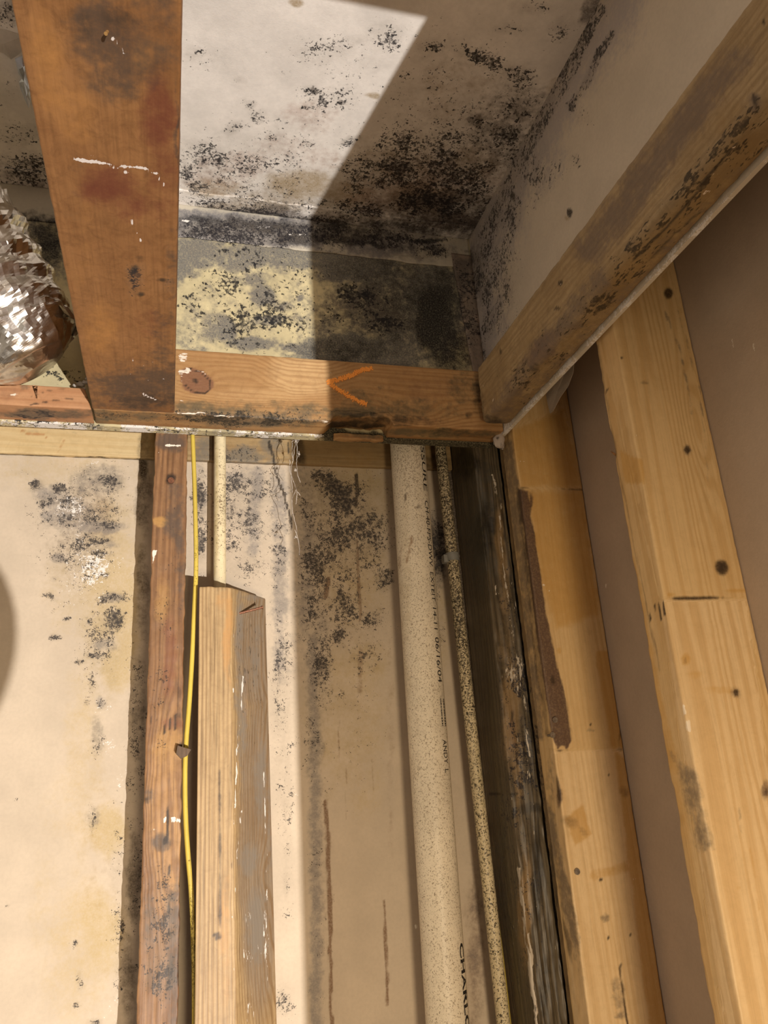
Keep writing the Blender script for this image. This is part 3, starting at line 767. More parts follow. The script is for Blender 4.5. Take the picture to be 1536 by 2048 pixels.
header = board('header_board', ticks(-.0925, .419, .0028), np.concatenate([ticks(.858, .8975, .0033)]), ticks(ZB, .505, .003), head_mat, head_marks, r=.0025, rough=.0005, deform=header_def)
tag(header, 'orange-brown header board across the back wall with an orange V mark and big knot', 'board')
spl = board('splinter', ticks(.196, .262, .003), ticks(.8885, .8972, .003), ticks(.4095, .4175, .002), head_mat, [El('drk', 690, 856, 40, 6, .7), El('gry', 730, 868, 60, 12, .6)], r=.0015, parent=header, rough=.0014,
            deform=lambda V: V + np.stack([0 * V[:, 0], 0 * V[:, 0], (fbm(V * [1, 0, 0], 90, 3) - .5) * .006 * (V[:, 2] < .4135)], 1))
# orange chalk arrow: short ragged strokes on the face of the board
ch = []


def stroke(pts, w0, y, n=40):
    P = spline([on_y(a, b, y) for a, b in pts], 14)
    for i, (a, b) in enumerate(zip(P[:-1], P[1:])):
        d = (b - a); w = w0 * (.75 + .5 * RNG.rand()); d /= np.linalg.norm(d); nn = np.array([-d[2], 0, d[0]])
        for s in range(4):
            o = (RNG.rand() - .5) * w * 1.1; ww = w * (.16 + .25 * RNG.rand())
            q = [a + nn * (o - ww), b + nn * (o - ww), b + nn * (o + ww), a + nn * (o + ww)]
            lift = np.array([0, -RNG.rand() * .0005, 0])
            v = np.array([k + lift for k in q] + [k + np.array([0, .0016, 0]) for k in q])
            ch.append((v, [[0, 1, 2, 3], [7, 6, 5, 4], [0, 4, 5, 1], [1, 5, 6, 2], [2, 6, 7, 3], [3, 7, 4, 0]]))


yf = .858 - .0005
stroke([(745, 736), (722, 741), (706, 749), (680, 758), (655, 764)], .0044, yf)
stroke([(653, 762), (672, 776), (690, 787), (712, 800), (734, 808)], .0044, yf)
V, F = join(ch)
chalk_mat = plain_mat('orange_chalk', (1., .36, .07), .8, nz=.15, scale=700.)
mk = new_obj('chalk_mark', mesh_of('chalk_mark', V, F, header.location), chalk_mat, header)
mk['label'] = 'bright orange chalk V'

# ---- short strip left of the joist
strip_mat = wood_mat('strip_wood', (.54, .29, .145), (.38, .165, .07), 'X', (0, .3, 1.), 120., 1.2, .5, seed=9., gry=(.12, .09, .06), wht=(.82, .74, .62), drk=(.03, .02, .015), red=(.25, .12, .07))


def strip_def(V):
    V = V.copy()
    V[:, 0] -= np.where(V[:, 0] > -.15, (V[:, 2] - ZB) / .027 * .0095, 0)
    return V


ls = board('header_offcut', ticks(-.62, -.0935, .003, -.2, -.0935, .05), ticks(.858, .8975, .004), ticks(ZB, .4438, .003), strip_mat,
           [El('wht', 30, 790, 20, 8, .9), El('wht', 145, 790, 6, 4, .8), Ln('drk', [(60, 810), (110, 800), (175, 795)], 1.6, .7), Ln('drk', [(60, 795), (90, 782), (130, 776)], 1.4, .5), El('red', 20, 785, 30, 20, .5),
            El('gry', 90, 828, 120, 11, .8), El('blk', 90, 828, 120, 13, .6), El('gry', 50, 775, 16, 8, .5)], r=.0015, rough=.0006, deform=strip_def)
tag(ls, 'low pinkish-brown offcut continuing the header line left of the joist, under the foil duct', 'board')

# ---- ledger board along the right wall
led_mat = wood_mat('ledger_wood', (.46, .335, .18), (.28, .185, .085), 'Y', (.5, 0, 1.), 120., 1.5, .5, knots=[((.40, .62, .43), (.02, .03, .02), 3.)], seed=14., fib=.3, mott=.5,
                   gry=(.17, .125, .095), gry_k=.8, drk=(.035, .024, .014), och=(.29, .18, .065), red=(.16, .10, .08), wht=(.80, .68, .54), blk=(.05, .035, .02), fb=90, fs=280)
led_marks = [
    Ln('och', [(1560, 260), (1345, 470), (1000, 850)], 30, .55, .9), Ln('gry', [(1540, 300), (1345, 490), (1010, 850)], 22, .45, .9), Ln('blk', [(1540, 250), (1345, 440), (1100, 700)], 40, .45, .9),
    Ln('gry', [(1470, 120), (1380, 235), (1300, 350), (1230, 440), (1180, 500)], 30, .85, .8), Ln('gry', [(1290, 330), (1230, 425)], 34, .6, .8), El('gry', 1300, 320, 40, 40, .6, -50),
    El('red', 1085, 700, 24, 50, .8, 45), El('red', 1100, 680, 20, 36, .7, 45), Ln('gry', [(1200, 560), (1120, 660), (1040, 760), (990, 840)], 24, .65, .8), El('drk', 1070, 735, 14, 20, .55, 45),
    Ln('och', [(1500, 300), (1400, 420), (1300, 520), (1230, 590)], 44, .75, .8), Ln('blk', [(1520, 220), (1440, 310), (1360, 400), (1270, 500)], 26, .6), Ln('drk', [(1470, 290), (1400, 375), (1330, 460), (1265, 520)], 3.5, .8),
    Ln('drk', [(1400, 420), (1300, 520)], 3, .6), El('drk', 1508, 205, 8, 15, .9), El('drk', 1526, 45, 7, 10, .9), El('gry', 1508, 208, 16, 26, .7), El('wht', 1430, 355, 12, 10, .8), El('wht', 1412, 380, 10, 8, .8), El('wht', 1464, 292, 5, 6, 1.),
    El('drk', 1118, 562, 5, 8, 1.), El('wht', 1117, 568, 3, 3, .8), El('drk', 1113, 618, 7, 6, .8), Ln('wht', [(1130, 610), (1127, 622)], 1.2, .8), El('drk', 1000, 700, 4, 8, .8), El('wht', 967, 767, 3, 4, 1.), El('wht', 990, 803, 2.5, 3, 1.),
    El('wht', 1034, 774, 4, 2, .9), El('drk', 985, 845, 30, 16, .6), El('drk', 962, 820, 12, 44, .5), El('blk', 1050, 760, 70, 60, .45), El('blk', 1180, 620, 60, 60, .4), Ln('gry', [(1340, 130), (1200, 310), (1060, 560)], 5, .6),
    El('wht', 1012, 786, 20, 6, .4, -30), El('och', 1470, 250, 60, 50, .5), El('blk', 1400, 380, 120, 60, .4, -50)]
ledger = board('ledger_board', ticks(.382, .4195, .003), ticks(-.30, .8425, .0034, .24, .8425, .06), ticks(ZB, .499, .003), led_mat, led_marks, r=.0075, rough=.0011)
tag(ledger, 'grey-brown ledger board with a rounded edge sloping down the right wall above the pale studs', 'board')

# ---- studs
rust_mat = wood_mat('rust_stained_stud', (.31, .165, .075), (.15, .068, .030), 'Z', (1., .5, 0), 130., 2.6, .75, seed=21., fib=.45, gry=(.09, .065, .05), drk=(.025, .016, .012), red=(.22, .065, .03),
                    och=(.50, .28, .09), wht=(.82, .74, .64), blk=(.03, .02, .016), alt=(.46, .26, .11), fvec=None, rough=.5)
rust_marks = [
    El('gry', 342, 880, 40, 24, .9), El('drk', 342, 962, 12, 12, .9), El('wht', 347, 890, 22, 2.6, 1.2), Ln('wht', [(312, 902), (322, 908)], 1.8, .9), Ln('wht', [(363, 908), (366, 914)], 1.8, .8), El('wht', 325, 928, 12, 18, .55),
    El('gry', 350, 990, 26, 30, .5), El('och', 318, 1042, 14, 12, .9), El('gry', 345, 1050, 26, 40, .6), Pg('wht', [(305, 1098), (317, 1100), (309, 1118), (303, 1134)], 1.3, 2.), El('gry', 360, 1100, 12, 160, .6),
    El('och', 325, 1200, 20, 60, .5), El('red', 340, 1320, 18, 120, .5), El('och', 340, 1500, 40, 60, .5), El('ton', 335, 1620, 50, 250, .9), El('drk', 358, 1400, 6, 60, .5), Ln('drk', [(302, 1435), (304, 1465)], 2, .8),
    Ln('drk', [(314, 1435), (316, 1463)], 2, .8), Ln('drk', [(326, 1440), (328, 1466)], 2, .8), Ln('drk', [(338, 1436), (340, 1460)], 2, .8), Ln('drk', [(350, 1432), (351, 1462)], 2, .8), El('red', 340, 1445, 30, 18, .5),
    Ln('drk', [(334, 1540), (335, 1650), (339, 1780), (340, 1840)], 1.4, .9), El('wht', 350, 1640, 13, 8, 1.1), El('wht', 328, 1640, 6, 8, 1.), El('wht', 310, 1660, 8, 6, .8), El('gry', 325, 1683, 22, 18, .85), El('drk', 331, 1680, 5, 9, .9),
    El('gry', 300, 1590, 18, 24, .6), El('drk', 296, 1600, 8, 12, .6), El('gry', 350, 1900, 20, 180, .65), El('blk', 325, 1880, 50, 160, .72), El('drk', 345, 1920, 14, 80, .45), El('gry', 300, 1830, 20, 60, .5),
    El('blk', 330, 1300, 40, 300, .35), El('drk', 362, 1500, 8, 20, .8), El('gry', 310, 1960, 20, 40, .3)]


def rough_side(V, x0, x1, amp, f=70):
    V = V.copy()
    for xe, s in ((x0, -1), (x1, 1)):
        m = np.abs(V[:, 0] - xe) < .003
        V[:, 0] += np.where(m, s * (fbm(V * [0, 0, 1], f, 3) - .62) * amp, 0)
    return V


rust = board('wall_stud', ticks(-.0245, .0148, .003), np.concatenate([ticks(SY, SY + .02, .004), [.95, .9997]]), VZ, rust_mat, rust_marks, r=.0015, rough=.0007, deform=lambda V: rough_side(V, -.0245, .0148, .0035))
tag(rust, 'rust-stained dark stud left of the yellow cable, with white paint chips and a nail head', 'stud')
p = on_y(342, 962, SY)
nail_part('nail', p + [0, .01, 0], p + [0, -.0012, 0], .002, rust, nail_mat)
cp = [on_y(x, y, SY) for x, y in [(355, 1492), (382, 1500), (374, 1512), (362, 1518), (352, 1508)]]
V = np.array([c + [0, -.001, 0] for c in cp] + [c + [0, -.010, 0] for c in cp])
n = len(cp)
V, F = V, [list(range(n))[::-1], [n + i for i in range(n)]] + [[i, (i + 1) % n, n + (i + 1) % n, n + i] for i in range(n)]
chip = new_obj('wood_chip', mesh_of('wood_chip', V, F, rust.location), nail_mat, rust)
paint(chip.data, V, [])
chip.data.materials[0] = wood_mat('chip_wood', (.16, .10, .06), (.08, .05, .03), 'Z', (1., 0, 0), 150.)

# turned weathered post with a sawn-off top
weath_mat = wood_mat('weathered_post', (.50, .345, .175), (.24, .135, .055), 'Z', (1., .0, 0), 210., .55, .85, knots=[((.098, .95, -.10), (.02, .02, .03), 2.5)], seed=30., fib=.5,
                     gry=(.25, .215, .175), gry_k=.85, drk=(.06, .042, .03), och=(.52, .28, .10), red=(.30, .16, .09), wht=(.90, .86, .80), alt=(.33, .25, .17), blk=(.05, .035, .025), fb=120, fs=300, rough=.5)
weath_marks = [
    El('ton', 515, 1300, 48, 150, 1.), El('ton', 520, 1700, 52, 400, 1.), El('gry', 478, 1260, 12, 80, .85, 0, .9), El('gry', 482, 1420, 14, 160, .7, 0, .9), El('gry', 510, 1320, 14, 130, .55, 0, .9), El('gry', 505, 1190, 30, 10, .5),
    El('och', 455, 1270, 10, 110, .75), El('och', 440, 1200, 12, 30, .5), El('gry', 520, 1560, 16, 110, .7, 0, .9), El('gry', 498, 1720, 22, 40, .75), El('gry', 540, 1650, 10, 160, .5), El('gry', 512, 1850, 26, 100, .9, 0, .9),
    El('drk', 440, 1832, 6, 8, .85), El('drk', 436, 1875, 9, 9, .9), Ln('drk', [(438, 1540), (438, 1700), (440, 1830), (437, 1900)], 2.2, .65), El('drk', 462, 1730, 3, 10, .6), El('red', 487, 1400, 8, 80, .5), El('och', 450, 1850, 14, 200, .45),
    Ln('wht', [(467, 1255), (465, 1330), (468, 1420), (462, 1470)], 1.8, .62, .9), Ln('wht', [(484, 1350), (482, 1420), (474, 1500), (470, 1600), (467, 1650)], 2.2, .85, .8), Ln('wht', [(482, 1620), (476, 1700), (470, 1800)], 2, .75, .9),
    Ln('wht', [(527, 1540), (529, 1620), (533, 1700), (533, 1800)], 1.8, .75, .9), Ln('wht', [(524, 1500), (526, 1540)], 2, .6), Ln('wht', [(492, 1830), (490, 1900), (500, 1960), (500, 2060)], 10, .55, .9), Ln('wht', [(530, 1820), (534, 1900), (530, 1980)], 5, .5),
    Ln('wht', [(464, 1830), (466, 1950), (468, 2060)], 2.2, .5), El('wht', 510, 1940, 26, 120, .42), El('wht', 435, 1168, 18, 7, .6), El('drk', 437, 1181, 3, 4, .8), El('blk', 500, 1350, 40, 200, .3), Ln('drk', [(455, 1530), (470, 1560)], 2, .4)]
PA, PB, PC = np.array([.0295, .9005]), np.array([.0675, .9065]), np.array([.1150, .9670])


def post_def(V):
    s, t = V[:, 0:1] / .038, V[:, 1:2] / .078
    xy = PA + (PB - PA) * s + (PC - PB) * t
    lean = np.where(V[:, 2:3] < .2, (.2 - V[:, 2:3]) * .010, 0) * s
    z = V[:, 2:3].copy()
    z = z + np.where(z > .21, (fbm(np.concatenate([xy, z * 0], 1), 160, 3)[:, None] - .5) * .003 * (1 - t), 0)
    return np.concatenate([xy[:, 0:1] + lean, xy[:, 1:2], z], 1)


PZ = np.concatenate([ticks(FLOOR_Z, -.34, .1), ticks(-.335, .219, .0034)])
post = board('sawn_post', ticks(0, .038, .003), ticks(0, .078, .003), PZ, weath_mat, weath_marks, r=.0022, rough=0, deform=post_def, base=(.066, .93, FLOOR_Z))
tag(post, 'weathered grey-brown post sawn off below the header, standing askew in front of the thin pipe', 'post')
d = np.array([PC[0] - PB[0], PC[1] - PB[1], 0]); d /= np.linalg.norm(d)
nrm = np.array([d[1], -d[0], 0])
r0 = ray(474, 1229); k = (np.array([PB[0], PB[1], 0]) @ nrm) / (r0 @ nrm)
p0 = r0 * k
r1 = ray(524, 1215); k1 = (p0 @ nrm + .0205) / (r1 @ nrm)
nail_part('nail', p0 - nrm * .008, r1 * k1, .00155, post, nail_mat, 1.5)

# dark rotten stud in the corner
rot_mat = wood_mat('rotten_stud', (.13, .098, .058), (.050, .038, .024), 'Z', (1., .6, 0), 160., 2.5, .8, seed=41., fib=.5, gry=(.065, .060, .047), drk=(.010, .008, .006), och=(.30, .19, .085), wht=(.52, .45, .36),
                   red=(.16, .08, .04), alt=(.10, .075, .045), rough=.42, fvec=None)
rot_marks = [
    El('wht', 1035, 1300, 40, 260, .5), El('wht', 1050, 1750, 40, 300, .42), El('blk', 1040, 1500, 60, 600, .6), El('och', 1035, 1550, 12, 120, .6), El('och', 1010, 1150, 14, 120, .5), El('drk', 1060, 1500, 8, 200, .5),
    El('gry', 960, 1050, 40, 160, .8, 0, .9), El('drk', 930, 930, 40, 40, .6), El('drk', 975, 1060, 26, 70, .6), El('och', 1000, 1080, 12, 90, .75), El('och', 1022, 1420, 22, 130, .75), El('och', 1050, 1820, 16, 130, .85), El('och', 1010, 1280, 20, 60, .45),
    Ln('wht', [(985, 950), (1000, 1010), (1003, 1100), (1020, 1240), (1040, 1330), (1050, 1430), (1058, 1520)], 3, .75), Ln('wht', [(1048, 1400), (1056, 1500), (1064, 1600)], 4, .6), Ln('wht', [(1036, 1736), (1044, 1800), (1052, 1880), (1066, 2000), (1074, 2050)], 2.6, 1.2),
    Ln('wht', [(1058, 1870), (1064, 1960), (1074, 2025)], 3, 1.1), El('wht', 975, 920, 16, 4, .8), Ln('wht', [(990, 1170), (992, 1190)], 2, .9), El('wht', 1030, 1595, 20, 10, .5), El('wht', 1010, 1180, 24, 40, .35), El('drk', 1060, 1620, 40, 14, .7),
    Ln('drk', [(978, 1588), (1010, 1586), (1040, 1590)], 1.6, .9), El('drk', 1024, 1430, 5, 12, .8), El('drk', 1074, 1750, 14, 130, .7), El('gry', 1000, 1800, 24, 260, .6, 0, .9), El('drk', 1090, 1980, 14, 90, .5), El('red', 1025, 1460, 10, 60, .5), El('wht', 1110, 1900, 3, 12, .8),
    Ln('drk', [(1000, 1000), (1030, 1200), (1060, 1400), (1085, 1600)], 3, .6)]


def rot_def(V):
    V = V.copy()
    m = np.abs(V[:, 1] - SY) < .004
    n = fbm(V * [1, 1, .12], 230, 3) - .5
    V[:, 1] += np.where(m, n * .006, 0)
    V[:, 0] = np.clip(V[:, 0], .39, .4328)
    return V


rot = board('wall_stud', ticks(.395, .4325, .0026), np.concatenate([ticks(SY, .9997, .005)]), VZ, rot_mat, rot_marks, r=.0018, rough=.0006, deform=rot_def)
tag(rot, 'blackened rotting stud in the back corner, splintered front, right of the speckled supply pipe', 'stud')

shim_mat = wood_mat('shim_wood', (.34, .225, .105), (.19, .115, .05), 'Z', (1., 1., 0), 160., 1.4, .6, seed=46., gry=(.10, .075, .045), drk=(.02, .014, .01), wht=(.7, .6, .48), blk=(.04, .03, .02), och=(.30, .16, .05), fvec=None)
shim = board('wood_shim', ticks(.4335, .447, .003), ticks(.8968, .9095, .003), np.concatenate([ticks(FLOOR_Z, -.34, .1), ticks(-.335, .418, .0034)]), shim_mat,
             [El('blk', 1085, 1500, 30, 500, .6), El('gry', 1110, 1750, 14, 130, .7), El('gry', 1040, 1050, 20, 160, .6), El('drk', 1020, 960, 20, 60, .5), El('wht', 1016, 920, 5, 14, .7), El('wht', 1020, 945, 4, 8, .7), El('drk', 1140, 1950, 10, 60, .4)], r=.0012, rough=.0012)
tag(shim, 'narrow mould-speckled strip wedged between the blackened stud and the first pale stud', 'strip')


def fresh(name, seed, **kw):
    return wood_mat(name, (.72, .50, .245), (.55, .325, .115), 'Z', kw.pop('cross', (1., .6, 0)), kw.pop('freq', 90.), kw.pop('wander', 1.5), kw.pop('con', .5), seed=seed, fib=.14, gry=(.20, .15, .10), drk=(.045, .026, .014),
                    och=(.56, .30, .065), och_k=.65, red=(.085, .045, .034), red_k=.93, wht=(.86, .72, .54), alt=kw.pop('alt', (.80, .58, .32)), rough=.5, mott=.16, **kw)


s2_mat = fresh('pale_stud_wood', 52., drk_w=.25)
s2_marks = [
    Pg('red', [(1034, 978), (1056, 982), (1064, 1040), (1077, 1120), (1088, 1200), (1102, 1270), (1115, 1330), (1131, 1400), (1141, 1455), (1143, 1480), (1134, 1497), (1124, 1490), (1114, 1500), (1106, 1478), (1092, 1400), (1078, 1300), (1062, 1180), (1048, 1070)], 1., 3.),
    Pg('drk', [(1030, 978), (1044, 978), (1060, 1120), (1085, 1330), (1100, 1470), (1092, 1478), (1070, 1340), (1050, 1150)], .5, 4.),
    Pg('ton', [(1000, 860), (1130, 820), (1165, 976), (1030, 978)], .25, 3.), Pg('ton', [(1100, 1502), (1250, 1498), (1360, 2060), (1150, 2060)], 1., 3.), Ln('drk', [(1034, 976), (1100, 974), (1164, 980)], 1.3, .6), Ln('drk', [(1108, 1503), (1180, 1500), (1245, 1497)], 1.5, .95),
    Pg('och', [(1050, 980), (1165, 980), (1200, 1230), (1110, 1260), (1080, 1160)], .85, 14.), Pg('och', [(1020, 862), (1130, 815), (1162, 975), (1040, 976)], .8, 10.), Pg('och', [(1190, 1300), (1220, 1300), (1248, 1495), (1224, 1495), (1204, 1400)], .9, 5.),
    Pg('och', [(1228, 1500), (1256, 1520), (1340, 2060), (1300, 2060)], .9, 6.), Pg('och', [(1130, 1640), (1165, 1610), (1185, 1670), (1150, 1690)], 1., 6.), El('drk', 1140, 1645, 26, 16, .42, 20), El('drk', 1168, 1665, 16, 10, .4, 40), El('drk', 1248, 1582, 12, 16, .45),
    El('drk', 1182, 1451, 3.4, 3.4, 1.), El('gry', 1184, 1461, 10, 6, .55), El('drk', 1217, 1550, 2.5, 4, .8), El('drk', 1198, 1540, 1.6, 1.6, .9), El('drk', 1202, 1761, 3.5, 3.5, 1.), El('gry', 1208, 1838, 12, 10, .75), El('drk', 1215, 1875, 4, 3, 1.), El('drk', 1261, 1870, 1.8, 2, .9),
    Ln('och', [(1190, 1750), (1240, 1736), (1280, 1725)], 12, .6), El('wht', 1268, 1756, 5, 6, 1.2), Ln('drk', [(1240, 1925), (1250, 2000), (1256, 2060)], 2.2, .9), El('gry', 1235, 1990, 18, 40, .55), El('gry', 1240, 2030, 20, 10, .6), El('gry', 1100, 1570, 12, 60, .4),
    El('gry', 1122, 1750, 14, 220, .8, -12), El('drk', 1118, 1580, 5, 36, .7, -8), El('drk', 1135, 1880, 6, 60, .6, -12), El('red', 1120, 1600, 8, 26, .6), El('drk', 1104, 1360, 6, 12, .8), El('wht', 1088, 1170, 5, 4, .9), El('wht', 1098, 1180, 4, 3, .9),
    El('och', 1120, 1300, 5, 8, .6), El('drk', 1240, 1450, 4, 60, .5), El('drk', 1160, 900, 3, 90, .35), El('red', 1062, 1010, 5, 30, .8), Ln('wht', [(1036, 920), (1048, 924)], 1.6, .9), Pg('gry', [(1000, 880), (1026, 880), (1052, 1100), (1090, 1480), (1074, 1480), (1036, 1150)], .7, 5.)]
stud2 = board('wall_stud', ticks(.431, XP - .0006, .0028), np.concatenate([ticks(.857, .8955, .0032)]), np.concatenate([ticks(FLOOR_Z, -.34, .1), ticks(-.335, .48, .0034), [.60, .74]]), s2_mat, s2_marks, r=.0018, rough=.0006, warp=5.)
tag(stud2, 'finger-jointed pale stud with a purple-brown stained strip down its left edge', 'stud')
for (x, y) in [(1109, 1440), (1104, 1470), (1153, 1743)]:
    p = on_y(x, y, .857)
    nail_part('nail', p + [0, .01, 0], p + [0, -.0012, 0], .0017, stud2, steel_mat, 2.)

s1_mat = fresh('pale_stud_wood_wide', 63., cross=(1., .45, 0), freq=75., wander=1.9, con=.55, knots=[((.505, .6015, .31), (.012, .02, .06), 3.)], drk_w=.25)
s1_marks = [
    Pg('ton', [(1195, 660), (1340, 535), (1495, 1198), (1320, 1199)], .3, 2.), Pg('ton', [(1320, 1200), (1495, 1199), (1600, 2060), (1450, 2060)], 1., 2.), El('drk', 1337, 587, 11, 13, 1.), El('drk', 1374, 901, 8, 9, 1.), El('gry', 1374, 901, 12, 13, .5), El('drk', 1443, 1136, 15, 19, 1., -20), El('gry', 1443, 1137, 8, 10, .9),
    Ln('drk', [(1337, 1198), (1400, 1196), (1494, 1197)], 1.3, .9), Ln('och', [(1337, 1188), (1494, 1180)], 1.6, .8), Ln('drk', [(1300, 1215), (1302, 1240)], 1.6, .9), Ln('drk', [(1308, 1210), (1311, 1240)], 1.6, .9), Ln('drk', [(1318, 1205), (1322, 1240)], 1.6, .9), Ln('drk', [(1326, 1203), (1331, 1232)], 1.6, .9), El('wht', 1330, 1206, 10, 14, .5),
    Ln('wht', [(1233, 655), (1260, 790), (1305, 1024), (1337, 1196)], 5, .38, .9), El('drk', 1471, 1384, 7, 9, .9), El('red', 1471, 1384, 14, 18, .35), El('och', 1440, 1380, 40, 8, .55), El('och', 1370, 1318, 12, 14, .95), El('drk', 1369, 1322, 4, 8, .6), El('och', 1390, 1350, 22, 8, .5), El('red', 1530, 1580, 10, 24, .7), El('drk', 1532, 1582, 5, 10, .6),
    Ln('wht', [(1369, 1408), (1371, 1430)], 4, 1.1), Ln('wht', [(1376, 1440), (1379, 1462)], 5, 1.1), El('wht', 1385, 1500, 4, 4, .9), Pg('gry', [(1340, 1500), (1395, 1540), (1430, 1700), (1395, 1700)], .5, 10.), El('gry', 1400, 1650, 18, 60, .6), Pg('och', [(1240, 900), (1285, 920), (1290, 968), (1250, 966)], .9, 3.),
    El('drk', 1244, 715, 4, 5, .8), El('drk', 1240, 778, 3, 2, .7), El('drk', 1290, 765, 12, 5, .5), El('drk', 1214, 778, 4, 6, .8), Ln('gry', [(1330, 620), (1360, 700), (1385, 830)], 2.5, .5), Ln('gry', [(1350, 600), (1400, 780), (1420, 1000)], 2, .35), El('och', 1350, 1560, 20, 200, .45, -10),
    Ln('och', [(1260, 1120), (1300, 1330), (1350, 1540)], 12, .7), Ln('drk', [(1195, 690), (1240, 950), (1270, 1100), (1320, 1340)], 2.5, .45), El('gry', 1480, 1640, 4, 40, .4), El('och', 1420, 700, 0.1, 0.1, 0.), Ln('och', [(1500, 1700), (1520, 1820)], 2, .6), El('och', 1478, 1776, 6, 8, .5)]


def s1_def(V):
    V = V.copy()
    m = (V[:, 1] > .634)
    V[:, 1] -= np.where(m, np.clip(fbm(V * [0, 0, 1], 26, 3) - .5, 0, 1) * .016, 0)
    return V


stud1 = board('wall_stud', ticks(.431, XP - .0006, .0028), np.concatenate([ticks(.6015, .6395, .0032)]), np.concatenate([ticks(FLOOR_Z, -.34, .1), ticks(-.335, .50, .0034), [.60, .74]]), s1_mat, s1_marks, r=.0018, rough=.0005, warp=4., deform=s1_def)
tag(stud1, 'wide pale yellow stud with three round dark knots, nearest on the right', 'stud')
es = board('wall_stud', ticks(.431, XP - .0006, .03), ticks(-.313, -.275, .02), ticks(FLOOR_Z, .74, .1), s2_mat, r=0, rough=0)
tag(es, 'plain stud at the open end of the right wall, beside the camera', 'stud')

# ---- backing boards at the top of the stud bays
bk_marks_l = [Ln('och', [(45, 862), (60, 870), (85, 868), (93, 876)], 2.4, .9), Ln('och', [(130, 880), (115, 905)], 2, .6), El('red', 60, 908, 60, 5, .3), Ln('drk', [(0, 909), (60, 912), (140, 917), (180, 914), (275, 920)], 2., .9), El('gry', 100, 860, 100, 4, .3), El('drk', 290, 900, 20, 60, .5)]
cream_mat = wood_mat('cream_backing', (.66, .50, .27), (.56, .38, .17), 'X', (0, 0, 1.), 60., 1.5, .35, seed=71., fib=.12, och=(.42, .20, .07), red=(.35, .2, .12), drk=(.03, .02, .014), gry=(.3, .24, .16))
bl = board('backing_board', ticks(-.9, -.026, .003, -.23, -.026, .05), [.9915, .9998], ticks(.4152, .56, .004, .41, .47, .03), cream_mat, bk_marks_l, r=.001, rough=.0005)
tag(bl, 'cream wooden backing board under the header, left of the rust-stained stud', 'board')
dk_mat = wood_mat('mouldy_backing', (.42, .29, .14), (.28, .165, .065), 'X', (0, 0, 1.), 90., 1.2, .45, seed=75., fib=.25, gry=(.17, .15, .12), drk=(.03, .022, .015), wht=(.75, .70, .62), blk=(.04, .035, .03), och=(.40, .24, .08), fvec=None)
bk_marks_r = [El('gry', 470, 910, 80, 22, .75), El('gry', 410, 905, 30, 40, .7), El('blk', 470, 910, 90, 26, .6), El('gry', 545, 890, 26, 60, .6), Ln('drk', [(540, 884), (548, 912), (552, 940)], 3, .9), El('gry', 500, 928, 90, 7, .85), El('wht', 460, 929, 60, 2, .7), El('drk', 600, 900, 16, 40, .6), El('drk', 690, 880, 60, 8, .4),
              Ln('drk', [(385, 933), (450, 934), (545, 941), (590, 940), (700, 943), (790, 946)], 2.2, .9), El('wht', 380, 931, 14, 2, .8), Ln('drk', [(575, 885), (578, 905)], 2, .8), El('gry', 580, 900, 14, 30, .35), El('drk', 860, 930, 60, 30, .5), El('och', 720, 910, 60, 20, .4)]
br = board('backing_board', ticks(.0155, .394, .003), [.9915, .9998], ticks(.4152, .56, .004, .41, .47, .03), dk_mat, bk_marks_r, r=.001, rough=.0006)
tag(br, 'dark mould-stained wooden backing board under the header, behind the pipes', 'board')

# ================================================================== PIPES AND CABLES
def pipe_mesh(axis0, axis1, r, zs, seg=40):
    a, b = np.array(axis0), np.array(axis1)
    V, F = [], []
    for z in zs:
        c = a + (b - a) * (z - a[2]) / (b[2] - a[2])
        for k in range(seg):
            t = 2 * math.pi * k / seg
            V.append((c[0] + r * math.cos(t), c[1] + r * math.sin(t), z))
    n = len(zs)
    for i in range(n - 1):
        for k in range(seg):
            F.append([i * seg + k, i * seg + (k + 1) % seg, (i + 1) * seg + (k + 1) % seg, (i + 1) * seg + k])
    F.append(list(range(seg))[::-1]); F.append([(n - 1) * seg + k for k in range(seg)])
    return np.array(V), F


PVZ = np.concatenate([ticks(FLOOR_Z, -.34, .1), ticks(-.335, .46, .006), [.60]])


def pipe(name, a, b, r, mat, marks, seg=40):
    V, F = pipe_mesh(a, b, r, PVZ, seg)
    base = (a[0] + (b[0] - a[0]) * (FLOOR_Z - a[2]) / (b[2] - a[2]), a[1] + (b[1] - a[1]) * (FLOOR_Z - a[2]) / (b[2] - a[2]), FLOOR_Z)
    me = mesh_of(name, V, F, base, True)
    paint(me, V, marks)
    return new_obj(name, me, mat, None, base)


pvc_mat = drywall_mat('speckled_white_plastic', (.80, .71, .555), clump=0., haze=.1, rough=.38, mott=.06, fb=260, fs=520, blk=(.25, .185, .12), och=(.50, .38, .20), red=(.28, .15, .07), drk=(.06, .03, .02), gry=(.45, .38, .30), fw=.10)
BR, BA, BB = .0242, (.3025, .940, -.27), (.311, .940, .45)
big = pipe('drain_pipe', BA, BB, BR, pvc_mat, [El('blk', 850, 1450, 900, 3000, .52), El('och', 810, 1300, 16, 500, .3), El('drk', 836, 1017, 5, 6, .8), Ln('drk', [(816, 975), (811, 995), (808, 1010)], 1.6, .9), Ln('red', [(824, 1075), (818, 1105), (814, 1122)], 2.6, .8),
                                            El('drk', 828, 1582, 1.8, 4, 0.), Ln('red', [(905, 1570), (930, 1750), (950, 2000)], 2.6, .6), El('red', 800, 1120, 4, 40, .5), El('red', 830, 1560, 10, 500, .2), El('drk', 898, 1642, 3, 4, 1.), El('blk', 820, 900, 90, 260, .62)])
tag(big, 'thick speckled white drain pipe with black lettering down its right side', 'pipe')
ink = plain_mat('black_ink', (.018, .015, .015), .5)


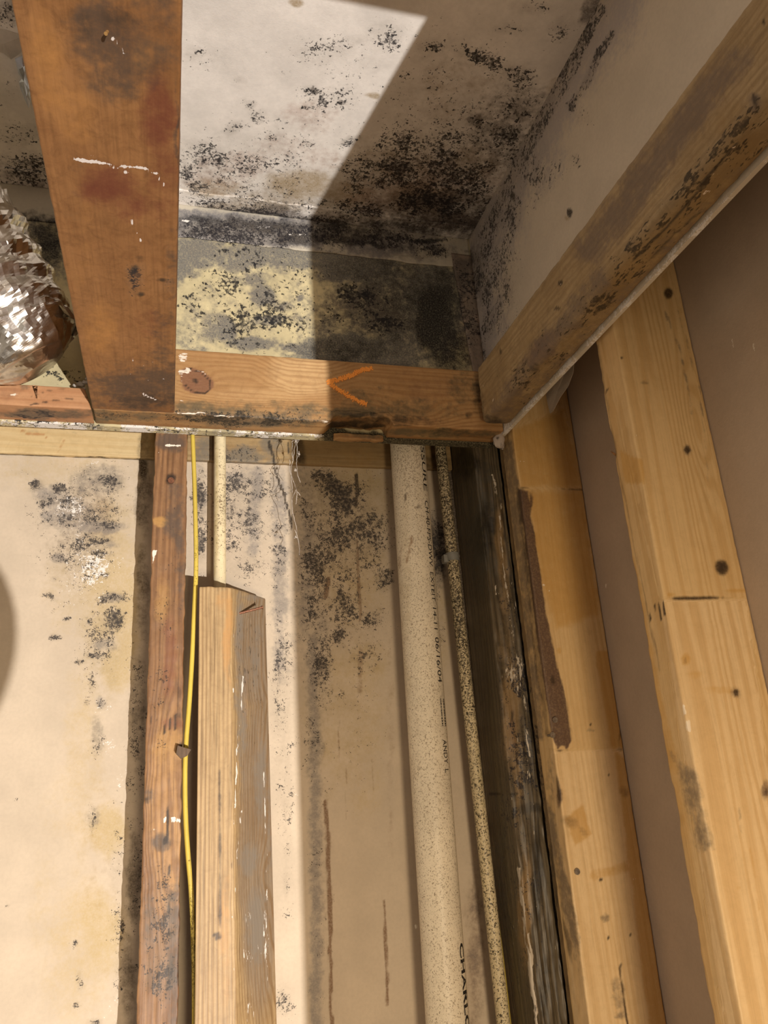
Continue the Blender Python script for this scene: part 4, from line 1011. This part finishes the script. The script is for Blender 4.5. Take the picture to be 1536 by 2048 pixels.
def pipe_text(txt, y0, y1, size, phi0, parent, bold=0., shear=0.):
    """lettering that reads downwards round the right flank of the drain pipe, letter tops to the right"""
    cu = bpy.data.curves.new('lettering', 'FONT')
    cu.body = txt; cu.size = size; cu.offset = bold; cu.shear = shear
    cu.resolution_u = 3
    to = bpy.data.objects.new('tmp_text', cu); COL.objects.link(to)
    dg = bpy.context.evaluated_depsgraph_get()
    me0 = to.evaluated_get(dg).to_mesh()
    bm = bmesh.new(); bm.from_mesh(me0)
    bmesh.ops.triangulate(bm, faces=bm.faces[:])
    V = np.array([v.co[:] for v in bm.verts]); F = [[v.index for v in f.verts] for f in bm.faces]
    bm.free()
    to.evaluated_get(dg).to_mesh_clear()
    bpy.data.objects.remove(to)
    z0, z1 = on_y(860, y0, .925)[2], on_y(870, y1, .925)[2]
    V[:, 0] -= V[:, 0].min()
    V[:, 0] *= (z0 - z1) / V[:, 0].max()
    return wrap(V[:, 0], V[:, 1], z0, phi0, F, parent, 'lettering')


def wrap(u, v, z0, phi0, F, parent, name):
    z = z0 - u
    cx = BA[0] + (BB[0] - BA[0]) * (z - BA[2]) / (BB[2] - BA[2])
    face = math.atan2(-.94, -.307)
    ph = face + phi0 + v / BR
    out = []
    for rr in (BR + .00035, BR - .0001):
        out.append(np.stack([cx + rr * np.cos(ph), .940 + rr * np.sin(ph), z], 1))
    n = len(u)
    W = np.concatenate(out)
    FF = [list(f) for f in F] + [[i + n for i in f[::-1]] for f in F]
    o = new_obj(name, mesh_of(name, W, FF, parent.location), ink, parent)
    o['label'] = 'black printed lettering'
    return o


PH = math.radians(46)
pipe_text('ESSURE', 882, 984, .0115, PH, big)
pipe_text('CH-40-FPS-DWV', 1004, 1134, .0115, PH, big)
pipe_text('EXTEIT', 1146, 1204, .0105, PH, big)
pipe_text('14-11', 1217, 1260, .0105, PH, big)
pipe_text('06/16/04', 1276, 1366, .0115, PH, big)
pipe_text('ANDY  L', 1481, 1547, .0110, PH, big)
pipe_text('CHARLO', 1893, 2075, .0115, PH + .10, big, bold=.0003)
zt, zb = on_y(886, 1398, .925)[2], on_y(890, 1453, .925)[2]
u, v, F = [], [], []
q = 0.
while q < zt - zb - .001:
    w = float(RNG.choice([.0006, .0011, .0017, .0022])); i = len(u)
    u += [q, q + w, q + w, q]; v += [0, 0, .0095, .0095]; F.append([i, i + 3, i + 2, i + 1])
    q += w + float(RNG.choice([.0004, .0006, .0009]))
wrap(np.array(u), np.array(v), zt, PH + .04, F, big, 'bar_stripes')

cp_mat = drywall_mat('mould_speckled_plastic', (.66, .55, .345), clump=0., haze=.2, rough=.4, mott=.08, fb=200, fs=430, blk=(.028, .020, .014), och=(.42, .35, .10), drk=(.03, .025, .02), fw=.04)
cp = pipe('supply_pipe', (.3735, .955, -.27), (.3640, .955, .45), .0079, cp_mat, [El('blk', 900, 1050, 400, 900, .72), El('blk', 960, 1700, 600, 1600, .52), El('blk', 890, 1010, 60, 120, .75), El('blk', 910, 1230, 60, 200, .78), El('och', 960, 1600, 12, 500, .25)], 28)
tag(cp, 'thin supply pipe densely speckled with black mould, right of the drain pipe', 'pipe')
# grey clip round it
zc = on_y(905, 1113, .95)[2]
xc = .3735 + (.3640 - .3735) * (zc + .27) / .72
pr = []
for k in range(21):
    t = math.radians(-40 - 280 * k / 20)
    for rr in (.0081, .0096):
        for zz in (zc - .0055, zc + .0055):
            pr.append((xc + rr * math.cos(t), .955 + rr * math.sin(t), zz))
V = np.array(pr); F = []
for k in range(20):
    a = 4 * k; b = a + 4
    F += [[a, b, b + 1, a + 1], [a + 2, a + 3, b + 3, b + 2], [a, a + 2, b + 2, b], [a + 1, b + 1, b + 3, a + 3]]
F += [[0, 1, 3, 2], [80, 82, 83, 81]]
clipm = plain_mat('grey_plastic_clip', (.20, .195, .175), .5)
tabv, tabf = grid_box([xc - .0135, xc - .0065], [.951, .962], [zc - .0075, zc + .0035], .001)
V, F = join([(V, F), (tabv, tabf)])
co = new_obj('pipe_clip', mesh_of('pipe_clip', V, F, cp.location), clipm, cp)
co['label'] = 'grey plastic clip'

tp_mat = drywall_mat('cream_plastic', (.78, .66, .42), clump=0., rough=.4, mott=.08, fb=160, fs=420, blk=(.20, .14, .08), och=(.62, .47, .20), red=(.45, .3, .13), fvec=None)
tpipe = pipe('supply_pipe', (.0578, .971, -.27), (.0575, .971, .45), .0079, tp_mat, [El('blk', 440, 1000, 20, 200, .5), El('och', 432, 1000, 5, 200, .6), El('red', 450, 1000, 3, 200, .4)], 28)
tag(tpipe, 'thin cream supply pipe dropping behind the sawn-off post', 'pipe')

yel = drywall_mat('yellow_cable_sheath', (.66, .50, .09), rough=.4, mott=.10, fb=240, fs=600, blk=(.15, .10, .02), drk=(.10, .07, .02), och=(.45, .33, .05))
YC = .9185
cpx = [(384, 800), (385, 862), (388, 940), (391, 1040), (392, 1140), (388, 1230), (385, 1300), (379, 1400), (372, 1490), (370, 1560), (371.5, 1640), (376, 1710), (382, 1780), (386.5, 1870), (388.5, 1960), (389, 2060)]
P = [on_y(x, y, YC) for x, y in cpx]
P = spline(P, 8)
P += [np.array([P[-1][0], YC, z]) for z in np.linspace(P[-1][2] - .05, FLOOR_Z, 14)]
V, F = tube(P, .0027, 12)
b = (float(P[-1][0]), YC, FLOOR_Z)
me = mesh_of('yellow_cable', V, F, b, True)
paint(me, V, [El('blk', 385, 1900, 20, 300, .75), El('blk', 390, 1100, 20, 100, .35), El('drk', 392, 2000, 4, 120, .25)])
tag(new_obj('yellow_cable', me, yel, None, b), 'thin yellow cable snaking down between the rust-stained stud and the sawn-off post', 'cable')
P = spline([on_y(x, y, .972) for x, y in [(884, 870), (897, 1000), (917, 1200), (941, 1400), (965, 1600), (988, 1800), (1003, 1920), (1019, 2060)]], 8)
P += [np.array([P[-1][0], .972, z]) for z in np.linspace(P[-1][2] - .05, FLOOR_Z, 14)]
V, F = tube(P, .0030, 12)
b = (float(P[-1][0]), .972, FLOOR_Z)
me = mesh_of('yellow_cable', V, F, b, True)
paint(me, V, [El('blk', 980, 1700, 60, 500, .4)])
tag(new_obj('yellow_cable', me, yel, None, b), 'thin yellow cable peeping out along the right edge of the mould-speckled pipe', 'cable')

# ================================================================== FOIL DUCT AND SCRAPS
t = NT('crinkled_foil')
n1 = t.noise(55, 4, .65); n2 = t.noise(9, 2, .5)
c = t.mix(t.st(n1, .3, .7), (.80, .76, .70), (.56, .52, .47))
c = t.mix(t.ma('MULTIPLY', t.st(t.noise(14, 3, .6), .55, .7), .45), c, (.42, .31, .25))
t.bump(t.ma('ADD', t.noise(38, 2, .5), t.ma('MULTIPLY', t.noise(120, 2, .5), .25)), .35, .004)
foil_mat = t.out(c, t.lin(n2, .3, .7, .20, .38), .5, 1.)
path = [on_y(-420, 140, .66), on_y(-300, 240, .70), on_y(-130, 410, .765), on_y(-40, 560, .80), on_y(18, 655, .815), on_y(48, 700, .82), on_y(66, 726, .825), on_y(78, 742, .828)]
P = spline(path, 18)
L = [0.]
for a, b in zip(P[:-1], P[1:]): L.append(L[-1] + np.linalg.norm(b - a))
L = np.array(L)
R = .072 * np.ones(len(P))
tail = L[-1] - L
R *= np.where(tail < .060, np.sqrt(np.clip(1 - ((.060 - tail) / .064) ** 2, .02, 1)), 1)
SEG = 72
V, F = tube(P, list(R), SEG)
ctr = np.repeat(np.array(P), SEG, 0)
ang = np.tile(np.arange(SEG) / SEG * 2 * math.pi, len(P))
sl = np.repeat(L, SEG)
dirv = V - ctr
rib = np.abs(((sl / .030 + ang / (2 * math.pi)) % 1.) - .5) * 2
cr = np.abs(fbm(V * [1, 1, 1], 22, 2) - .5) * 2
cr2 = np.abs(fbm(V * [1, 1, 1] + 3., 58, 2) - .5) * 2
V = ctr + dirv * (1 - .07 * rib - .15 * cr + .05 - .10 * cr2)[:, None]
V[:, 1] = np.minimum(V[:, 1], YD - .002)
V[:, 0] = np.minimum(V[:, 0], -.0945)
F = [f for q in F for f in ([[q[0], q[1], q[2]], [q[0], q[2], q[3]]] if len(q) == 4 else [q])]
base = tuple(float(q) for q in (P[-1][0] - .05, P[-1][1], .444))
duct = new_obj('foil_duct', mesh_of('foil_duct', V, F, base), foil_mat, None, base)
tag(duct, 'crumpled silver foil duct bulging out left of the brown joist', 'duct')
# strip of foil tape wound round it
i0 = int(len(P) * .66)
tv, tf = [], []
for k in range(30):
    t0 = k / 29 * 2.6 + 3.2
    i = i0 + int(k * .10)
    for w in (-1, 1):
        c0 = P[i] + (P[i + 1] - P[i]) / np.linalg.norm(P[i + 1] - P[i]) * w * .008
        j = int(round(t0 / (2 * math.pi) * SEG)) % SEG
        dd = V[i * SEG + j] - P[i]
        tv.append(c0 + dd * 1.03)
for k in range(29):
    a = 2 * k
    tf.append([a, a + 1, a + 3, a + 2])
tv = np.array(tv)
TV = np.concatenate([tv, tv + [0, 0, .0006]]); n = len(tv)
TF = tf + [[q + n for q in f[::-1]] for f in tf]
tapeo = new_obj('foil_tape', mesh_of('foil_tape', TV, TF, base, False), plain_mat('bright_foil_tape', (.80, .80, .80), .22, 1., nz=.1), duct)
tapeo['label'] = 'smoother band of bright foil tape'


def sheet(name, pts, zfun, th, mat, label, cat, plane='z', sub=1):
    """thin torn sheet: outline read in the photograph, its own height and thickness"""
    c = np.mean(np.array(pts), 0)
    top = []
    rings = [pts, [(c[0] + (p[0] - c[0]) * .55, c[1] + (p[1] - c[1]) * .55) for p in pts]]
    V = []
    for ri, rg in enumerate(rings):
        for i, (x, y) in enumerate(rg):
            V.append(on_z(x, y, zfun(x, y, ri)) if plane == 'z' else on_x(x, y, zfun(x, y, ri)))
    V.append(on_z(c[0], c[1], zfun(c[0], c[1], 2)) if plane == 'z' else on_x(c[0], c[1], zfun(c[0], c[1], 2)))
    n = len(pts)
    F = []
    for i in range(n):
        j = (i + 1) % n
        F.append([i, j, n + j, n + i]); F.append([n + i, n + j, 2 * n])
    V = np.array(V); m = len(V)
    off = np.array([0, 0, th]) if plane == 'z' else np.array([th, 0, 0])
    W = np.concatenate([V, V + off])
    F = F + [[q + m for q in f[::-1]] for f in F] + [[i, m + i, m + (i + 1) % n, (i + 1) % n] for i in range(n)]
    b = tuple(float(q) for q in W.mean(0))
    o = new_obj(name, mesh_of(name, W, F, b), mat, None, b)
    paint(o.data, W, [])
    return tag(o, label, cat)


plaster = drywall_mat('dirty_plaster', (.60, .55, .49), mott=.18)
sheet('plaster_patch', [(-60, 50), (10, 60), (47, 72), (49, 98), (36, 110), (22, 119), (6, 106), (-60, 90)], lambda x, y, r: CZ - .001 - .0015 * r, .001, plaster, 'pale grey dab of joint plaster stuck on the ceiling in the top left corner', 'plaster')
blue = plain_mat('bluish_foil', (.66, .72, .84), .3, .7, nz=.1)
sheet('foil_scrap', [(30, 118), (44, 112), (50, 130), (49, 145), (56, 165), (64, 186), (61, 203), (58, 217), (50, 200), (41, 178), (38, 165), (45, 155), (36, 146)], lambda x, y, r: CZ - .006 - .004 * math.sin(y * .06) - .002 * r, .0008, blue,
      'torn bluish foil scrap hanging from the ceiling beside the top of the joist', 'foil')
tpap = drywall_mat('torn_paper', (.30, .235, .175), mott=.08)
sheet('torn_paper', [(1092, 790), (1100, 770), (1126, 735), (1150, 700), (1146, 745), (1136, 772), (1120, 795), (1106, 822), (1100, 827), (1096, 812)], lambda x, y, r: .4395 + .004 * math.sin(x * .05) + .001 * r, .0006, tpap,
      'torn flap of tan paper hanging under the ledger board between the two pale studs', 'paper', 'x')


def lumps(name, spots, mat, label, cat, seed=0):
    parts = []
    for (p, r, sc) in spots:
        bm = bmesh.new(); bmesh.ops.create_icosphere(bm, subdivisions=3, radius=1)
        V = np.array([v.co[:] for v in bm.verts]); F = [[v.index for v in f.verts] for f in bm.faces]; bm.free()
        V = V * (1 + (fbm(V + p[0] * 50 + seed, 1.6, 3)[:, None] - .5) * 1.1)
        parts.append((np.array(p) + V * r * np.array(sc), F))
    V, F = join(parts)
    b = tuple(float(q) for q in (V[:, 0].mean(), V[:, 1].mean(), V[:, 2].min()))
    o = new_obj(name, mesh_of(name, V, F, b, True), mat, None, b)
    paint(o.data, V, [El('drk', 1004, 885, 3, 3, 1.), El('drk', 1001, 888, 2, 2, 1.), El('drk', 1004, 893, 2, 2, 1.), El('drk', 994, 875, 3, 4, .8)])
    return tag(o, label, cat)


caulk = drywall_mat('old_caulk', (.50, .42, .36), drk=(.03, .02, .02))
lumps('caulk_lump', [(on_y(999, 882, .872), .0072, (1., .7, 1.6)), (on_y(1003, 863, .868), .0044, (1.4, .8, .8)), (on_y(1004, 893, .884), .0034, (.8, .7, 1.2))], caulk, 'whitish pitted lump of caulk where header, ledger and drywall meet', 'caulk')
lumps('plaster_crumbs', [(on_y(162, 769, .872), .0042, (1.2, .8, .7)), (on_y(172, 765, .868), .0036, (1.3, .8, .6)), (on_y(177, 758, .868), .0030, (1.5, .7, .5)), (on_y(150, 771, .874), .0026, (1., .8, .7)), (on_y(168, 778, .866), .0022, (1., .8, .8))],
      drywall_mat('dirty_crumbs', (.55, .50, .44), gry=(.2, .2, .2)), 'grey plaster crumbs lying on the offcut beside the left edge of the joist', 'debris', 3)
lumps('plaster_crumb', [(on_y(832, 1853, .985), .0016, (1., 1., 1.4))], drywall_mat('white_crumb', (.8, .74, .64)), 'tiny white crumb stuck on the panel left of the drain pipe', 'debris', 5)

# cobweb hanging from the header
web = plain_mat('cobweb_dust', (.62, .56, .50), .8)
parts = []
for pts in ([(592, 880), (588, 905), (585, 925), (581, 945), (588, 965), (594, 985), (593, 1000), (592, 1008)], [(592, 980), (587, 990), (584, 1000), (585, 1020), (590, 1045), (594, 1062), (590, 1076)], [(593, 982), (597, 986), (601, 991)],
            [(594, 884), (594, 910), (593, 930), (596, 950), (601, 965)], [(582, 945), (584, 970), (585, 985)], [(590, 1060), (598, 1085), (599, 1110)], [(586, 880), (584, 900), (586, 920)], [(598, 902), (598, 914)], [(580, 920), (579, 945)]):
    P = spline([on_y(x, y, .935 + .01 * math.sin(x * 1.3 + y * .05)) for x, y in pts], 5)
    P = [p + (RNG.rand(3) - .5) * .0008 for p in P]
    parts.append(tube(P, .00033, 5))
for (x, y, r) in [(589, 878, 7), (599, 877, 5), (593, 883, 5), (591, 1074, 3), (590, 940, 3), (598, 908, 2.5)]:
    c0 = on_y(x, y, .932)
    for k in range(10):
        a, b2 = c0 + (RNG.rand(3) - .5) * r * .0012, c0 + (RNG.rand(3) - .5) * r * .0012
        parts.append(tube([a, (a + b2) / 2 + (RNG.rand(3) - .5) * .002, b2], .0003, 4))
V, F = join(parts)
b = tuple(float(q) for q in on_y(592, 880, .935))
tag(new_obj('cobweb', mesh_of('cobweb', V, F, b), web, None, b), 'dusty cobweb threads dangling from the underside of the header', 'cobweb')
# splinter on the wide pale stud
a, b2 = on_y(1222, 903, .634), on_y(1234, 912, .640)
V, F = tube([a, (a + b2) / 2, b2], [.0005, .0011, .0012], 6)
new_obj('splinter', mesh_of('splinter', V, F, stud1.location), rust_mat, stud1); paint(bpy.data.objects[-1].data if False else stud1.children[-1].data, V, [])

# ================================================================== LAMPS AND ADDED FILL
blackm = plain_mat('black_lamp_metal', (.03, .03, .03), .5, .3)
alum = plain_mat('spun_aluminium', (.55, .55, .55), .3, .9)


def aim(o, src, dst):
    o.rotation_euler = (Vector(dst) - Vector(src)).to_track_quat('-Z', 'Y').to_euler()


def glow_mat(name, col, e):
    m = bpy.data.materials.new(name); m.use_nodes = True
    bs = m.node_tree.nodes['Principled BSDF']
    bs.inputs['Base Color'].default_value = (*col, 1)
    bs.inputs['Emission Color'].default_value = (*col, 1); bs.inputs['Emission Strength'].default_value = e
    return m


fl = empty('flood_light', (FLOOD_POS[0], FLOOD_POS[1], FLOOR_Z), 'small black flood lamp standing on the floor beyond the end of the right wall', 'lamp')
fb = Vector(FLOOD_POS)
V, F = grid_box([FLOOD_POS[0] - .05, FLOOD_POS[0] + .05], [FLOOD_POS[1] - .07, FLOOD_POS[1] - .03], [FLOOD_POS[2] - .04, FLOOD_POS[2] + .04], .006)
new_obj('lamp_housing', mesh_of('lamp_housing', V, F, fl.location), blackm, fl)
V, F = tube([(FLOOD_POS[0], FLOOD_POS[1] - .05, FLOOD_POS[2] - .038), (FLOOD_POS[0], FLOOD_POS[1] - .05, FLOOR_Z)], .012, 12)
new_obj('lamp_stem', mesh_of('lamp_stem', V, F, fl.location), blackm, fl)
V, F = grid_box([FLOOD_POS[0] - .08, FLOOD_POS[0] + .08], [FLOOD_POS[1] - .11, FLOOD_POS[1] + .03], [FLOOR_Z, FLOOR_Z + .012], .004)
new_obj('lamp_foot', mesh_of('lamp_foot', V, F, fl.location), blackm, fl)
V, F = lathe([(0, 0), (.012, 0), (.012, .006), (0, .008)], (FLOOD_POS[0], FLOOD_POS[1] - .034, FLOOD_POS[2]), (0, 1, 0), 16)
new_obj('lamp_lens', mesh_of('lamp_lens', V, F, fl.location), glow_mat('lit_lens', FLOOD_COL, 8.), fl)
ld = bpy.data.lights.new('flood_lamp_light', 'SPOT')
ld.energy = FLOOD_W; ld.color = FLOOD_COL; ld.shadow_soft_size = .011; ld.spot_size = math.radians(50); ld.spot_blend = .4
lo = bpy.data.objects.new('flood_lamp_light', ld); COL.objects.link(lo)
lo.location = FLOOD_POS; aim(lo, FLOOD_POS, (0., .95, .25))

dm = empty('added_fill_dome', (FILL_POS[0], FILL_POS[1], FLOOR_Z), 'added aluminium dome on a thin pole below the camera, giving fill and a round shadow', 'lamp')
ax = (Vector(FILL_AIM) - Vector(FILL_POS)).normalized()
prof = [(.02, -.11), (.035, -.105), (.07, -.085), (.10, -.05), (.118, -.015), (.125, 0), (.127, .002), (.121, .0), (.114, -.015), (.096, -.048), (.066, -.080), (.02, -.100)]
V, F = lathe(prof, Vector(FILL_POS) - ax * .012, ax, 48)
new_obj('fill_shade', mesh_of('fill_shade', V, F, dm.location, True), alum, dm)  # added shade whose outline casts the round shadow at the left
cb = Vector(FILL_POS) - ax * .125
V, F = tube([np.array(cb) - np.array(ax) * .05, np.array(cb) + np.array(ax) * .02], .022, 16)
new_obj('fill_socket', mesh_of('fill_socket', V, F, dm.location, True), blackm, dm)
V, F = tube([np.array(cb), np.array([cb.x, cb.y, FLOOR_Z])], .009, 12)
new_obj('fill_pole', mesh_of('fill_pole', V, F, dm.location, True), blackm, dm)
V, F = lathe([(0, .02), (.13, .018), (.14, .008), (.14, 0), (0, 0)], (cb.x, cb.y, FLOOR_Z), (0, 0, 1), 32)
new_obj('lamp_foot', mesh_of('lamp_foot', V, F, dm.location), blackm, dm)
ad = bpy.data.lights.new('added_fill_light', 'SPOT')
ad.energy = FILL_W; ad.color = FILL_COL; ad.shadow_soft_size = .09; ad.spot_size = math.radians(104); ad.spot_blend = 1.0
ao = bpy.data.objects.new('added_fill_light', ad); COL.objects.link(ao)
ao.location = FILL_POS; aim(ao, FILL_POS, FILL_AIM)
